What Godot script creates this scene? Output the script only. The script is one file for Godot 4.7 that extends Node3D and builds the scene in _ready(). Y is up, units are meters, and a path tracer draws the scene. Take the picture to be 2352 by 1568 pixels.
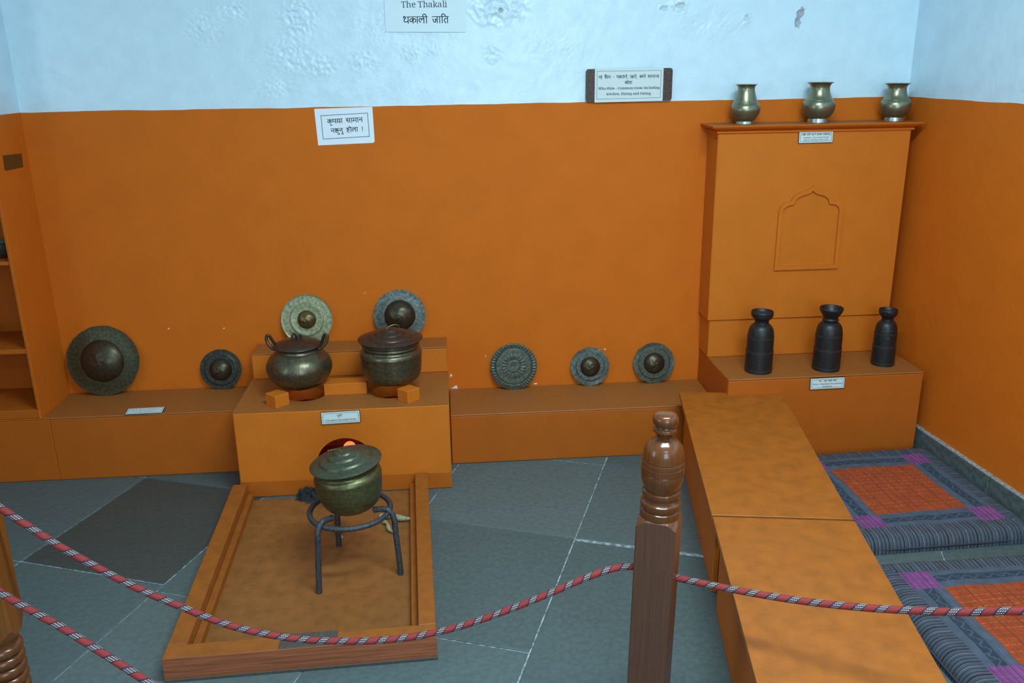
extends Node3D
# A museum room corner: orange painted dado, ledges, clay oven with pots, water vessels and roped posts.

const CAM_POS := Vector3(0.0, 1.6, 3.6592)
const CAM_PITCH := 17.6792
const CAM_YAW := 4.3364
const CAM_ROLL := -0.8205
const FOCAL_PX := 2005.18
const LAMP_AT := [Vector3(0.6, 2.81, 2.3), Vector3(0.6, 2.81, 4.4)]

var M := {}
var taken := {}
var rng := RandomNumberGenerator.new()
var white_ink: StandardMaterial3D


func V3(x: float, y: float, z: float) -> Vector3:
	return Vector3(x, y, z)


func _ready() -> void:
	rng.seed = 7
	setup_camera()
	setup_light()
	make_materials()
	build_room()
	build_floor()
	build_ledges()
	build_oven()
	build_cabinet()
	build_shelf()
	build_tray()
	build_tables()
	build_mats()
	build_pots()
	build_lids()
	build_vases()
	build_bottles()
	build_posts()
	build_ropes()
	build_signs()
	build_small()


# ------------------------------------------------------------------ camera and light
func setup_camera() -> void:
	var th := deg_to_rad(CAM_PITCH)
	var ps := deg_to_rad(CAM_YAW)
	var ro := deg_to_rad(CAM_ROLL)
	var fwd := Vector3(sin(ps) * cos(th), -sin(th), -cos(ps) * cos(th))
	var right := Vector3(cos(ps), 0, sin(ps))
	var up := right.cross(fwd)
	var r2 := right * cos(ro) + up * sin(ro)
	var u2 := up * cos(ro) - right * sin(ro)
	var cam := Camera3D.new()
	cam.name = "camera"
	cam.transform = Transform3D(Basis(r2, u2, -fwd), CAM_POS)
	cam.fov = rad_to_deg(2.0 * atan(784.0 / FOCAL_PX))
	cam.near = 0.05
	cam.far = 60.0
	add_child(cam)
	cam.current = true


func setup_light() -> void:
	var we := WorldEnvironment.new()
	we.name = "environment"
	var e := Environment.new()
	e.background_mode = Environment.BG_COLOR
	e.background_color = Color(0.0, 0.0, 0.0)
	e.tonemap_mode = Environment.TONE_MAPPER_LINEAR
	e.tonemap_exposure = 1.08
	e.sdfgi_enabled = true
	e.ssao_enabled = true
	e.ssil_enabled = true
	we.environment = e
	add_child(we)
	# daylight window behind the camera (faces -z, into the room)
	area_light("window_daylight", V3(0.55, 1.75, 5.52), V3(0, 0, 0), Vector2(1.5, 1.5), Color(0.84, 0.95, 1.0), 3.0)
	# unseen window added in the far left wall as fill
	area_light("side_fill_light", V3(-2.6, 1.6, 3.0), V3(0, -90, 0), Vector2(0.9, 1.2), Color(0.82, 0.94, 1.0), 0.6)
	# fluorescent ceiling fittings, one above the hearth and one above the visitors
	for i in 2:
		area_light("ceiling_lamp_light", LAMP_AT[i] + V3(0, -0.01, 0), V3(-90, 0, 0), Vector2(1.24, 0.3), Color(0.88, 0.98, 1.0), [6.4, 1.6][i])


func area_light(called: String, at: Vector3, turn: Vector3, size: Vector2, color: Color, energy: float) -> void:
	var l := AreaLight3D.new()
	l.name = called
	l.position = at
	l.rotation_degrees = turn
	l.area_size = size
	l.area_normalize_energy = true
	l.light_color = color
	l.light_energy = energy
	l.area_range = 14.0
	l.area_attenuation = 2.0
	l.shadow_enabled = true
	add_child(l)


# ------------------------------------------------------------------ node helpers
func numbered(called: String) -> String:
	if not taken.has(called):
		taken[called] = 0
		return called
	taken[called] += 1
	return "%s_%03d" % [called, taken[called]]


func thing(called: String, label: String, category: String, at := Vector3.ZERO, turn := 0.0, group := "") -> Node3D:
	var o := Node3D.new()
	o.name = numbered(called)
	add_child(o)
	o.position = at
	o.rotation_degrees.y = turn
	o.set_meta("label", label)
	o.set_meta("category", category)
	if group:
		o.set_meta("group", group)
	return o


func part(called: String, mesh: Mesh, mat: Material, parent: Node3D, at := Vector3.ZERO) -> MeshInstance3D:
	var o := MeshInstance3D.new()
	o.name = called
	o.mesh = mesh
	o.material_override = mat
	o.position = at
	parent.add_child(o, true)
	return o


func struct(called: String, mesh: Mesh, mat: Material, label: String, category: String, at := Vector3.ZERO) -> MeshInstance3D:
	var o := MeshInstance3D.new()
	o.name = called
	o.mesh = mesh
	o.material_override = mat
	o.position = at
	o.set_meta("kind", "structure")
	o.set_meta("label", label)
	o.set_meta("category", category)
	add_child(o)
	return o


# ------------------------------------------------------------------ mesh helpers
func begin() -> SurfaceTool:
	var st := SurfaceTool.new()
	st.begin(Mesh.PRIMITIVE_TRIANGLES)
	return st


# triangle whose front (clockwise) looks along the normals given
func tri(st: SurfaceTool, a: Vector3, b: Vector3, c: Vector3, na: Vector3, nb: Vector3, nc: Vector3, ua := Vector2.ZERO, ub := Vector2.ZERO, uc := Vector2.ZERO) -> void:
	var g := (b - a).cross(c - a)
	if g.length_squared() < 1e-18:
		return
	st.set_normal(na)
	st.set_uv(ua)
	st.add_vertex(a)
	if g.dot(na + nb + nc) > 0.0:
		st.set_normal(nc)
		st.set_uv(uc)
		st.add_vertex(c)
		st.set_normal(nb)
		st.set_uv(ub)
		st.add_vertex(b)
	else:
		st.set_normal(nb)
		st.set_uv(ub)
		st.add_vertex(b)
		st.set_normal(nc)
		st.set_uv(uc)
		st.add_vertex(c)


func flat_tri(st: SurfaceTool, a: Vector3, b: Vector3, c: Vector3, n: Vector3) -> void:
	tri(st, a, b, c, n, n, n)


func quad(st: SurfaceTool, a: Vector3, b: Vector3, c: Vector3, d: Vector3, n: Vector3) -> void:
	tri(st, a, b, c, n, n, n, Vector2(0, 0), Vector2(1, 0), Vector2(1, 1))
	tri(st, a, c, d, n, n, n, Vector2(0, 0), Vector2(1, 1), Vector2(0, 1))


# box with chamfered edges, from corner lo to corner hi
func add_box(st: SurfaceTool, lo: Vector3, hi: Vector3, bevel := 0.002) -> void:
	var c := (lo + hi) * 0.5
	var h := (hi - lo) * 0.5
	var b: float = minf(bevel, minf(h.x, minf(h.y, h.z)) * 0.8)
	for ax in 3:
		var i := (ax + 1) % 3
		var j := (ax + 2) % 3
		for s in [-1.0, 1.0]:
			var n := Vector3.ZERO
			n[ax] = s
			var p := []
			for q in [[-1, -1], [1, -1], [1, 1], [-1, 1]]:
				var v := Vector3.ZERO
				v[ax] = s * h[ax]
				v[i] = q[0] * (h[i] - b)
				v[j] = q[1] * (h[j] - b)
				p.append(c + v)
			quad(st, p[0], p[1], p[2], p[3], n)
	for ax in 3:
		var i := (ax + 1) % 3
		var j := (ax + 2) % 3
		for si in [-1.0, 1.0]:
			for sj in [-1.0, 1.0]:
				var n := Vector3.ZERO
				n[i] = si
				n[j] = sj
				n = n.normalized()
				var p := []
				for q in [[-1, 0], [1, 0], [1, 1], [-1, 1]]:
					var v := Vector3.ZERO
					v[ax] = q[0] * (h[ax] - b)
					v[i] = si * (h[i] - (b if q[1] == 1 else 0.0))
					v[j] = sj * (h[j] - (b if q[1] == 0 else 0.0))
					p.append(c + v)
				quad(st, p[0], p[1], p[2], p[3], n)
	for sx in [-1.0, 1.0]:
		for sy in [-1.0, 1.0]:
			for sz in [-1.0, 1.0]:
				var s3 := Vector3(sx, sy, sz)
				var n := s3.normalized()
				flat_tri(st, c + s3 * Vector3(h.x, h.y - b, h.z - b), c + s3 * Vector3(h.x - b, h.y, h.z - b), c + s3 * Vector3(h.x - b, h.y - b, h.z), n)


func box(lo: Vector3, hi: Vector3, bevel := 0.002) -> ArrayMesh:
	var st := begin()
	add_box(st, lo, hi, bevel)
	return st.commit()


# surface of revolution round y; creases where the profile turns sharply
func add_lathe(st: SurfaceTool, prof: Array, seg := 48, xf := Transform3D(), crease := 38.0) -> void:
	var n := prof.size()
	var sn := []
	for i in n - 1:
		var d: Vector2 = prof[i + 1] - prof[i]
		sn.append(Vector2(d.y, -d.x).normalized())
	for i in n - 1:
		var n0: Vector2 = sn[i]
		var n1: Vector2 = sn[i]
		if i > 0 and rad_to_deg(absf(sn[i].angle_to(sn[i - 1]))) < crease:
			n0 = (sn[i] + sn[i - 1]).normalized()
		if i < n - 2 and rad_to_deg(absf(sn[i].angle_to(sn[i + 1]))) < crease:
			n1 = (sn[i] + sn[i + 1]).normalized()
		var a: Vector2 = prof[i]
		var b: Vector2 = prof[i + 1]
		for k in seg:
			var t0 := TAU * k / seg
			var t1 := TAU * (k + 1) / seg
			var c0 := Vector3(cos(t0), 0, sin(t0))
			var c1 := Vector3(cos(t1), 0, sin(t1))
			var p00 := xf * (c0 * a.x + Vector3(0, a.y, 0))
			var p10 := xf * (c1 * a.x + Vector3(0, a.y, 0))
			var p01 := xf * (c0 * b.x + Vector3(0, b.y, 0))
			var p11 := xf * (c1 * b.x + Vector3(0, b.y, 0))
			var m00 := (xf.basis * (c0 * n0.x + Vector3(0, n0.y, 0))).normalized()
			var m10 := (xf.basis * (c1 * n0.x + Vector3(0, n0.y, 0))).normalized()
			var m01 := (xf.basis * (c0 * n1.x + Vector3(0, n1.y, 0))).normalized()
			var m11 := (xf.basis * (c1 * n1.x + Vector3(0, n1.y, 0))).normalized()
			var u0 := float(k) / seg
			var u1 := float(k + 1) / seg
			tri(st, p00, p10, p11, m00, m10, m11, Vector2(u0, a.y), Vector2(u1, a.y), Vector2(u1, b.y))
			tri(st, p00, p11, p01, m00, m11, m01, Vector2(u0, a.y), Vector2(u1, b.y), Vector2(u0, b.y))


func prof_of(flat: Array) -> Array:
	var out := []
	for i in range(0, flat.size(), 2):
		out.append(Vector2(flat[i], flat[i + 1]))
	return out


# smooth a coarse profile with Catmull-Rom
func smooth_prof(flat: Array, per := 4) -> Array:
	var p := prof_of(flat)
	var out := []
	for i in p.size() - 1:
		var p0: Vector2 = p[maxi(i - 1, 0)]
		var p3: Vector2 = p[mini(i + 2, p.size() - 1)]
		for k in per:
			var q: Vector2 = p[i].cubic_interpolate(p[i + 1], p0, p3, float(k) / per)
			q.x = maxf(q.x, 0.0)
			out.append(q)
	out.append(p[-1])
	return out


func lathe(prof: Array, seg := 48) -> ArrayMesh:
	var st := begin()
	add_lathe(st, prof, seg)
	return st.commit()


func spline(pts: Array, per := 6) -> Array:
	var out := []
	for i in pts.size() - 1:
		var p0: Vector3 = pts[maxi(i - 1, 0)]
		var p3: Vector3 = pts[mini(i + 2, pts.size() - 1)]
		for k in per:
			out.append((pts[i] as Vector3).cubic_interpolate(pts[i + 1], p0, p3, float(k) / per))
	out.append(pts[-1])
	return out


# round tube along points; uv.x goes round, uv.y counts metres along
func add_tube(st: SurfaceTool, pts: Array, radius, seg := 10, caps := true) -> void:
	var n := pts.size()
	var rings := []
	var t_prev: Vector3 = (pts[1] - pts[0]).normalized()
	var side := t_prev.cross(Vector3.UP)
	if side.length() < 0.1:
		side = t_prev.cross(Vector3.RIGHT)
	side = side.normalized()
	var along := 0.0
	for i in n:
		var t: Vector3 = (pts[mini(i + 1, n - 1)] - pts[maxi(i - 1, 0)]).normalized()
		var q := Quaternion(t_prev, t) if t_prev.dot(t) < 0.999999 else Quaternion.IDENTITY
		side = (q * side)
		side = (side - t * side.dot(t)).normalized()
		t_prev = t
		var up := side.cross(t)
		if i > 0:
			along += (pts[i] - pts[i - 1]).length()
		var r: float = radius[i] if radius is Array else radius
		var ring := []
		for k in seg + 1:
			var a := TAU * k / seg
			var d := side * cos(a) + up * sin(a)
			ring.append([pts[i] + d * r, d, Vector2(float(k) / seg, along)])
		rings.append(ring)
	for i in n - 1:
		for k in seg:
			var a: Array = rings[i][k]
			var b: Array = rings[i][k + 1]
			var c: Array = rings[i + 1][k + 1]
			var d: Array = rings[i + 1][k]
			tri(st, a[0], b[0], c[0], a[1], b[1], c[1], a[2], b[2], c[2])
			tri(st, a[0], c[0], d[0], a[1], c[1], d[1], a[2], c[2], d[2])
	if caps:
		for e in [0, n - 1]:
			var nn: Vector3 = (pts[0] - pts[1]).normalized() if e == 0 else (pts[n - 1] - pts[n - 2]).normalized()
			for k in seg:
				flat_tri(st, pts[e], rings[e][k][0], rings[e][k + 1][0], nn)


func tube(pts: Array, radius, seg := 10) -> ArrayMesh:
	var st := begin()
	add_tube(st, pts, radius, seg)
	return st.commit()


# polar relief disc facing +z: height and radius given by functions of (r 0..1, angle)
func relief_disc(radius: float, thick: float, nr: int, na: int, height: Callable, edge: Callable) -> ArrayMesh:
	var st := begin()
	var pos := []
	for i in nr + 1:
		var row := []
		var f := float(i) / nr
		for k in na:
			var a := TAU * k / na
			var r: float = f * radius * lerpf(1.0, edge.call(a), smoothstep(0.7, 1.0, f))
			row.append(Vector3(cos(a) * r, sin(a) * r, height.call(f, a)))
		pos.append(row)
	var nor := []
	for i in nr + 1:
		var row := []
		for k in na:
			var du: Vector3 = pos[mini(i + 1, nr)][k] - pos[maxi(i - 1, 0)][k]
			var dv: Vector3 = pos[i][(k + 1) % na] - pos[i][(k + na - 1) % na]
			var nn := du.cross(dv)
			if i == 0 or nn.length() < 1e-12:
				nn = Vector3(0, 0, 1)
			nn = nn.normalized()
			row.append(nn if nn.z > 0 else -nn)
		nor.append(row)
	var back := Vector3(0, 0, -thick)
	for i in nr:
		for k in na:
			var k1 := (k + 1) % na
			tri(st, pos[i][k], pos[i + 1][k], pos[i + 1][k1], nor[i][k], nor[i + 1][k], nor[i + 1][k1])
			tri(st, pos[i][k], pos[i + 1][k1], pos[i][k1], nor[i][k], nor[i + 1][k1], nor[i][k1])
			flat_tri(st, pos[i][k] + back, pos[i + 1][k] + back, pos[i + 1][k1] + back, Vector3(0, 0, -1))
			flat_tri(st, pos[i][k] + back, pos[i + 1][k1] + back, pos[i][k1] + back, Vector3(0, 0, -1))
	for k in na:
		var k1 := (k + 1) % na
		var o0: Vector3 = pos[nr][k]
		var o1: Vector3 = pos[nr][k1]
		var n0 := Vector3(o0.x, o0.y, 0).normalized()
		quad(st, o0, o1, o1 + back, o0 + back, n0)
	return st.commit()


# convex or concave outline in xy, pushed from z0 to z1
func prism(outline: PackedVector2Array, z0: float, z1: float) -> ArrayMesh:
	var st := begin()
	var idx := Geometry2D.triangulate_polygon(outline)
	for i in range(0, idx.size(), 3):
		var a := outline[idx[i]]
		var b := outline[idx[i + 1]]
		var c := outline[idx[i + 2]]
		flat_tri(st, Vector3(a.x, a.y, z1), Vector3(b.x, b.y, z1), Vector3(c.x, c.y, z1), Vector3(0, 0, 1))
		flat_tri(st, Vector3(a.x, a.y, z0), Vector3(b.x, b.y, z0), Vector3(c.x, c.y, z0), Vector3(0, 0, -1))
	var sgn := -1.0 if Geometry2D.is_polygon_clockwise(outline) else 1.0
	for i in outline.size():
		var a := outline[i]
		var b := outline[(i + 1) % outline.size()]
		var d := (b - a).normalized()
		var n := Vector3(d.y, -d.x, 0) * sgn
		quad(st, Vector3(a.x, a.y, z0), Vector3(b.x, b.y, z0), Vector3(b.x, b.y, z1), Vector3(a.x, a.y, z1), n)
	return st.commit()


# ring between two outlines with as many points, pushed from z0 to z1
func ring_prism(outer: PackedVector2Array, inner: PackedVector2Array, z0: float, z1: float) -> ArrayMesh:
	var st := begin()
	var n := outer.size()
	var sgn := -1.0 if Geometry2D.is_polygon_clockwise(outer) else 1.0
	for i in n:
		var j := (i + 1) % n
		var a := outer[i]
		var b := outer[j]
		var c := inner[j]
		var d := inner[i]
		quad(st, Vector3(a.x, a.y, z1), Vector3(b.x, b.y, z1), Vector3(c.x, c.y, z1), Vector3(d.x, d.y, z1), Vector3(0, 0, 1))
		var e := (b - a).normalized()
		quad(st, Vector3(a.x, a.y, z0), Vector3(b.x, b.y, z0), Vector3(b.x, b.y, z1), Vector3(a.x, a.y, z1), Vector3(e.y, -e.x, 0) * sgn)
		var g := (c - d).normalized()
		quad(st, Vector3(d.x, d.y, z0), Vector3(c.x, c.y, z0), Vector3(c.x, c.y, z1), Vector3(d.x, d.y, z1), Vector3(-g.y, g.x, 0) * sgn)
	return st.commit()


# ------------------------------------------------------------------ materials
func noise(kind: int, freq: float, octaves: int, seed_: int) -> FastNoiseLite:
	var n := FastNoiseLite.new()
	n.noise_type = kind
	n.frequency = freq
	n.fractal_octaves = octaves
	n.seed = seed_
	return n


func noise_tex(size: int, freq: float, octaves: int, seed_: int, stops: Array, colors: Array, bump := 0.0) -> NoiseTexture2D:
	var t := NoiseTexture2D.new()
	t.width = size
	t.height = size
	t.seamless = true
	t.noise = noise(FastNoiseLite.TYPE_SIMPLEX_SMOOTH, freq, octaves, seed_)
	if bump > 0.0:
		t.as_normal_map = true
		t.bump_strength = bump
	else:
		var g := Gradient.new()
		g.offsets = PackedFloat32Array(stops)
		g.colors = PackedColorArray(colors)
		t.color_ramp = g
	return t


func rgb(r: int, g: int, b: int) -> Color:
	return Color(r / 255.0, g / 255.0, b / 255.0)


func shade(c: Color, k: float) -> Color:
	return Color(c.r * k, c.g * k, c.b * k)


# mottled matt or satin surface, mapped in the world
func mottled(base: Color, spread: float, rough: float, scale: float, seed_: int, bump := 0.0, metallic := 0.0, bump_tex: Texture2D = null) -> StandardMaterial3D:
	var m := StandardMaterial3D.new()
	m.albedo_texture = noise_tex(512, 0.012, 5, seed_, [0.2, 0.5, 0.8], [shade(base, 1.0 - spread), base, shade(base, 1.0 + spread * 0.8)])
	m.roughness = rough
	m.metallic = metallic
	m.uv1_triplanar = true
	m.uv1_world_triplanar = true
	m.uv1_scale = Vector3.ONE * scale
	if bump > 0.0:
		m.normal_enabled = true
		m.normal_texture = bump_tex if bump_tex else M.bump_fine
		m.normal_scale = bump
	return m


# painted board with a few darker stains and fine specks
func stained(base: Color, dark: float, rough: float, scale: float, seed_: int) -> StandardMaterial3D:
	var m := mottled(base, 0.02, rough, scale, seed_, 0.05)
	m.albedo_texture = noise_tex(768, 0.011, 7, seed_, [0.0, 0.28, 0.40, 0.62, 1.0], [shade(base, dark), shade(base, lerpf(dark, 1.0, 0.6)), base, shade(base, 1.03), shade(base, 1.09)])
	return m


func plain(c: Color, rough := 0.7, metallic := 0.0) -> StandardMaterial3D:
	var m := StandardMaterial3D.new()
	m.albedo_color = c
	m.roughness = rough
	m.metallic = metallic
	return m


func make_materials() -> void:
	M.bump_fine = noise_tex(512, 0.05, 4, 3, [], [], 2.5)
	M.bump_wide = noise_tex(512, 0.012, 4, 5, [], [], 5.0)
	M.wall_orange = mottled(rgb(203, 104, 18), 0.014, 0.7, 0.7, 11, 0.12)
	M.orange = mottled(rgb(200, 110, 27), 0.014, 0.6, 0.9, 12, 0.12)
	M.ledge_front = mottled(rgb(177, 91, 20), 0.014, 0.6, 1.1, 13, 0.12)
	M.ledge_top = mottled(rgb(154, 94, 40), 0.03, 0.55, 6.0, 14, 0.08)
	M.table_orange = stained(rgb(160, 91, 27), 0.92, 0.42, 1.6, 15)
	M.rail = stained(rgb(148, 84, 25), 0.93, 0.5, 2.1, 19)
	M.tray_floor = stained(rgb(136, 86, 40), 0.9, 0.5, 1.9, 16)
	for k in ["wall_orange", "orange", "ledge_front"]:
		M[k].metallic_specular = 0.35
	M.worn_wood = wood_mat(rgb(146, 82, 50), 0.34, 0.7, 17)
	M.white_wall = StandardMaterial3D.new()
	M.white_wall.vertex_color_use_as_albedo = true
	M.white_wall.roughness = 0.3
	M.white_wall.normal_enabled = true
	M.white_wall.normal_texture = M.bump_fine
	M.white_wall.normal_scale = 0.12
	M.white_wall.uv1_triplanar = true
	M.white_wall.uv1_world_triplanar = true
	M.white_wall.uv1_scale = Vector3.ONE * 2.5
	M.white_plain = mottled(rgb(203, 231, 246), 0.02, 0.4, 1.2, 18, 0.25)
	M.ceiling = plain(rgb(222, 232, 236), 0.8)
	M.slab = []
	for i in 4:
		var c: Color = [rgb(82, 99, 100), rgb(77, 94, 95), rgb(88, 104, 104), rgb(64, 73, 71)][i]
		M.slab.append(mottled(c, 0.06, 0.5, 6.0, 20 + i, 0.1))
	M.mortar = mottled(rgb(142, 155, 157), 0.3, 0.85, 6.0, 25, 0.6)
	M.stone_skirt = mottled(rgb(82, 95, 95), 0.14, 0.7, 5.0, 26, 0.5)
	M.stone_skirt_top = mottled(rgb(150, 151, 149), 0.22, 0.8, 9.0, 27, 0.5)
	# metals
	M.bronze = metal(rgb(104, 98, 78), 0.16, 0.34, 0.8, 30)
	M.bronze_dark = metal(rgb(78, 68, 60), 0.16, 0.36, 0.7, 31)
	M.bronze_green = metal(rgb(102, 102, 70), 0.14, 0.38, 0.75, 32)
	M.patina = metal(rgb(80, 86, 76), 0.2, 0.44, 0.5, 33)
	M.patina_blue = metal(rgb(86, 94, 88), 0.22, 0.44, 0.5, 34)
	M.patina_light = metal(rgb(150, 154, 122), 0.16, 0.44, 0.5, 35)
	M.patina_olive = metal(rgb(74, 74, 54), 0.16, 0.42, 0.55, 38)
	M.dome = metal(rgb(74, 66, 50), 0.14, 0.36, 0.7, 36)
	M.lid_olive = metal(rgb(84, 88, 70), 0.14, 0.4, 0.6, 45)
	M.patina_dark = metal(rgb(62, 64, 56), 0.2, 0.42, 0.55, 44)
	M.dome_brass = metal(rgb(104, 92, 58), 0.14, 0.36, 0.7, 43)
	M.brass = metal(rgb(138, 138, 114), 0.06, 0.32, 0.85, 37)
	M.brass_foot = metal(rgb(190, 204, 200), 0.04, 0.24, 0.9, 39)
	M.wire = metal(rgb(176, 158, 104), 0.1, 0.35, 0.9, 40)
	M.iron = mottled(rgb(66, 70, 74), 0.3, 0.55, 16.0, 41, 0.8, 0.35)
	M.iron_ash = mottled(rgb(120, 126, 120), 0.6, 0.8, 40.0, 42, 0.8, 0.1)
	# woods
	M.varnish = wood_mat(rgb(98, 56, 27), 0.2, 0.2, 50)
	M.varnish.metallic_specular = 0.4
	M.varnish.clearcoat_enabled = true
	M.varnish.clearcoat = 0.3
	M.varnish.clearcoat_roughness = 0.15
	M.varnish_face = wood_mat(rgb(94, 62, 47), 0.16, 0.32, 51)
	M.varnish_light = wood_mat(rgb(124, 72, 24), 0.2, 0.3, 52)
	M.black_wood = mottled(rgb(27, 29, 31), 0.25, 0.42, 14.0, 53, 0.5)
	M.black_band = mottled(rgb(40, 43, 43), 0.3, 0.5, 20.0, 54, 0.5)
	M.sign_wood = mottled(rgb(66, 48, 38), 0.25, 0.5, 12.0, 55, 0.4)
	M.tape = mottled(rgb(86, 58, 22), 0.25, 0.4, 18.0, 56, 0.4)
	M.paper = plain(rgb(226, 238, 246), 0.6)
	M.paper_old = plain(rgb(206, 222, 222), 0.55)
	M.paper_wall = plain(rgb(214, 236, 244), 0.6)
	M.ink = plain(rgb(14, 26, 36), 0.6)
	M.ink_blue = plain(rgb(70, 118, 140), 0.6)
	M.plaque_back = plain(rgb(22, 22, 22), 0.4)
	M.bare_clay = mottled(rgb(140, 78, 52), 0.08, 0.9, 4.0, 57)
	M.slate = wood_mat(rgb(76, 72, 66), 0.2, 0.6, 58)
	M.cloth_black = mottled(rgb(34, 40, 44), 0.3, 0.9, 20.0, 59, 0.8)
	M.stick = mottled(rgb(150, 148, 116), 0.25, 0.8, 20.0, 60, 0.6)
	M.chip = plain(rgb(214, 226, 232), 0.8)


func metal(base: Color, spread: float, rough: float, metallic: float, seed_: int) -> StandardMaterial3D:
	var m := mottled(base, spread, rough, 9.0, seed_, 0.2, metallic, M.bump_wide)
	m.uv1_world_triplanar = false
	m.roughness_texture = noise_tex(256, 0.03, 4, seed_ + 100, [0.2, 0.8], [Color(0.72, 0.72, 0.72), Color(1, 1, 1)])
	m.roughness_texture_channel = BaseMaterial3D.TEXTURE_CHANNEL_RED
	m.roughness = rough * 1.15
	return m


func wood_mat(base: Color, spread: float, rough: float, seed_: int) -> StandardMaterial3D:
	var size := 256
	var im := Image.create(size, size, false, Image.FORMAT_RGB8)
	var n := noise(FastNoiseLite.TYPE_SIMPLEX_SMOOTH, 1.0, 4, seed_)
	for y in size:
		for x in size:
			# grain runs along y
			var a := TAU * x / size
			var b := TAU * y / size
			var v := n.get_noise_3d(cos(a) * 5.0, sin(a) * 5.0, cos(b) * 0.28 + 3.0 * sin(b) * 0.1)
			var w := n.get_noise_3d(cos(a) * 16.0 + 9.0, sin(a) * 16.0, cos(b) * 0.5)
			var k := 1.0 + spread * (v * 0.9 + w * 0.7)
			im.set_pixel(x, y, shade(base, clampf(k, 0.3, 1.7)))
	var m := StandardMaterial3D.new()
	m.albedo_texture = ImageTexture.create_from_image(im)
	m.roughness = rough
	m.uv1_triplanar = true
	m.uv1_scale = Vector3(6, 2.2, 6)
	m.normal_enabled = true
	m.normal_texture = M.bump_fine
	m.normal_scale = 0.15
	return m


# ------------------------------------------------------------------ room shell
const XL := -1.634
const XR := 1.96
const ROOM_L := -2.65
const ROOM_F := 5.6
const ROOM_H := 2.95
const DADO := 1.4425


func wall_height(n1: FastNoiseLite, n2: FastNoiseLite, n3: FastNoiseLite, x: float, y: float) -> float:
	var h := n1.get_noise_2d(x, y) * 0.0022 + n2.get_noise_2d(x, y) * 0.0002
	for r in ROUGH:
		var d := Vector2((x - r[0]) / r[2], (y - r[1]) / r[3]).length()
		if d < 1.0:
			var k: float = (1.0 - d) * r[4]
			var v := 1.0 - absf(n3.get_noise_2d(x * r[5], y * r[5])) * 3.0
			h += k * maxf(v, -0.4) * 0.0052
	return h


# rough patches: x, y, half width, half height, strength, scale
const ROUGH := [
	[-0.54, 1.78, 0.09, 0.10, 1.4, 1.0], [-0.58, 1.64, 0.12, 0.09, 1.0, 1.0], [-0.47, 1.60, 0.10, 0.06, 0.9, 1.2], [-0.30, 1.615, 0.07, 0.05, 1.0, 1.2],
	[-0.11, 1.64, 0.05, 0.05, 1.0, 1.6], [-0.02, 1.655, 0.04, 0.03, 0.9, 1.8], [0.24, 1.80, 0.15, 0.08, 1.7, 0.7], [0.21, 1.635, 0.06, 0.05, 0.9, 1.3],
	[-0.90, 1.75, 0.10, 0.09, 1.0, 1.3], [-0.79, 1.80, 0.10, 0.06, 0.9, 1.2], [-0.66, 1.52, 0.10, 0.05, 0.6, 1.3], [0.96, 1.81, 0.05, 0.03, 1.2, 1.0],
	[1.24, 1.76, 0.03, 0.03, 1.2, 1.2], [1.10, 1.74, 0.25, 0.12, 0.35, 1.0], [0.45, 1.66, 0.20, 0.10, 0.3, 1.0], [-0.1, 1.75, 0.3, 0.1, 0.3, 1.4],
]
# chipped holes: x, y, half width, half height, depth
const HOLES := [
	[1.466, 1.775, 0.016, 0.020, 0.007], [1.458, 1.740, 0.011, 0.022, 0.006], [0.251, 1.80, 0.009, 0.011, 0.006], [0.968, 1.811, 0.024, 0.012, 0.004], [0.905, 1.80, 0.015, 0.010, 0.004], [1.243, 1.765, 0.009, 0.010, 0.004],
]


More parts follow.
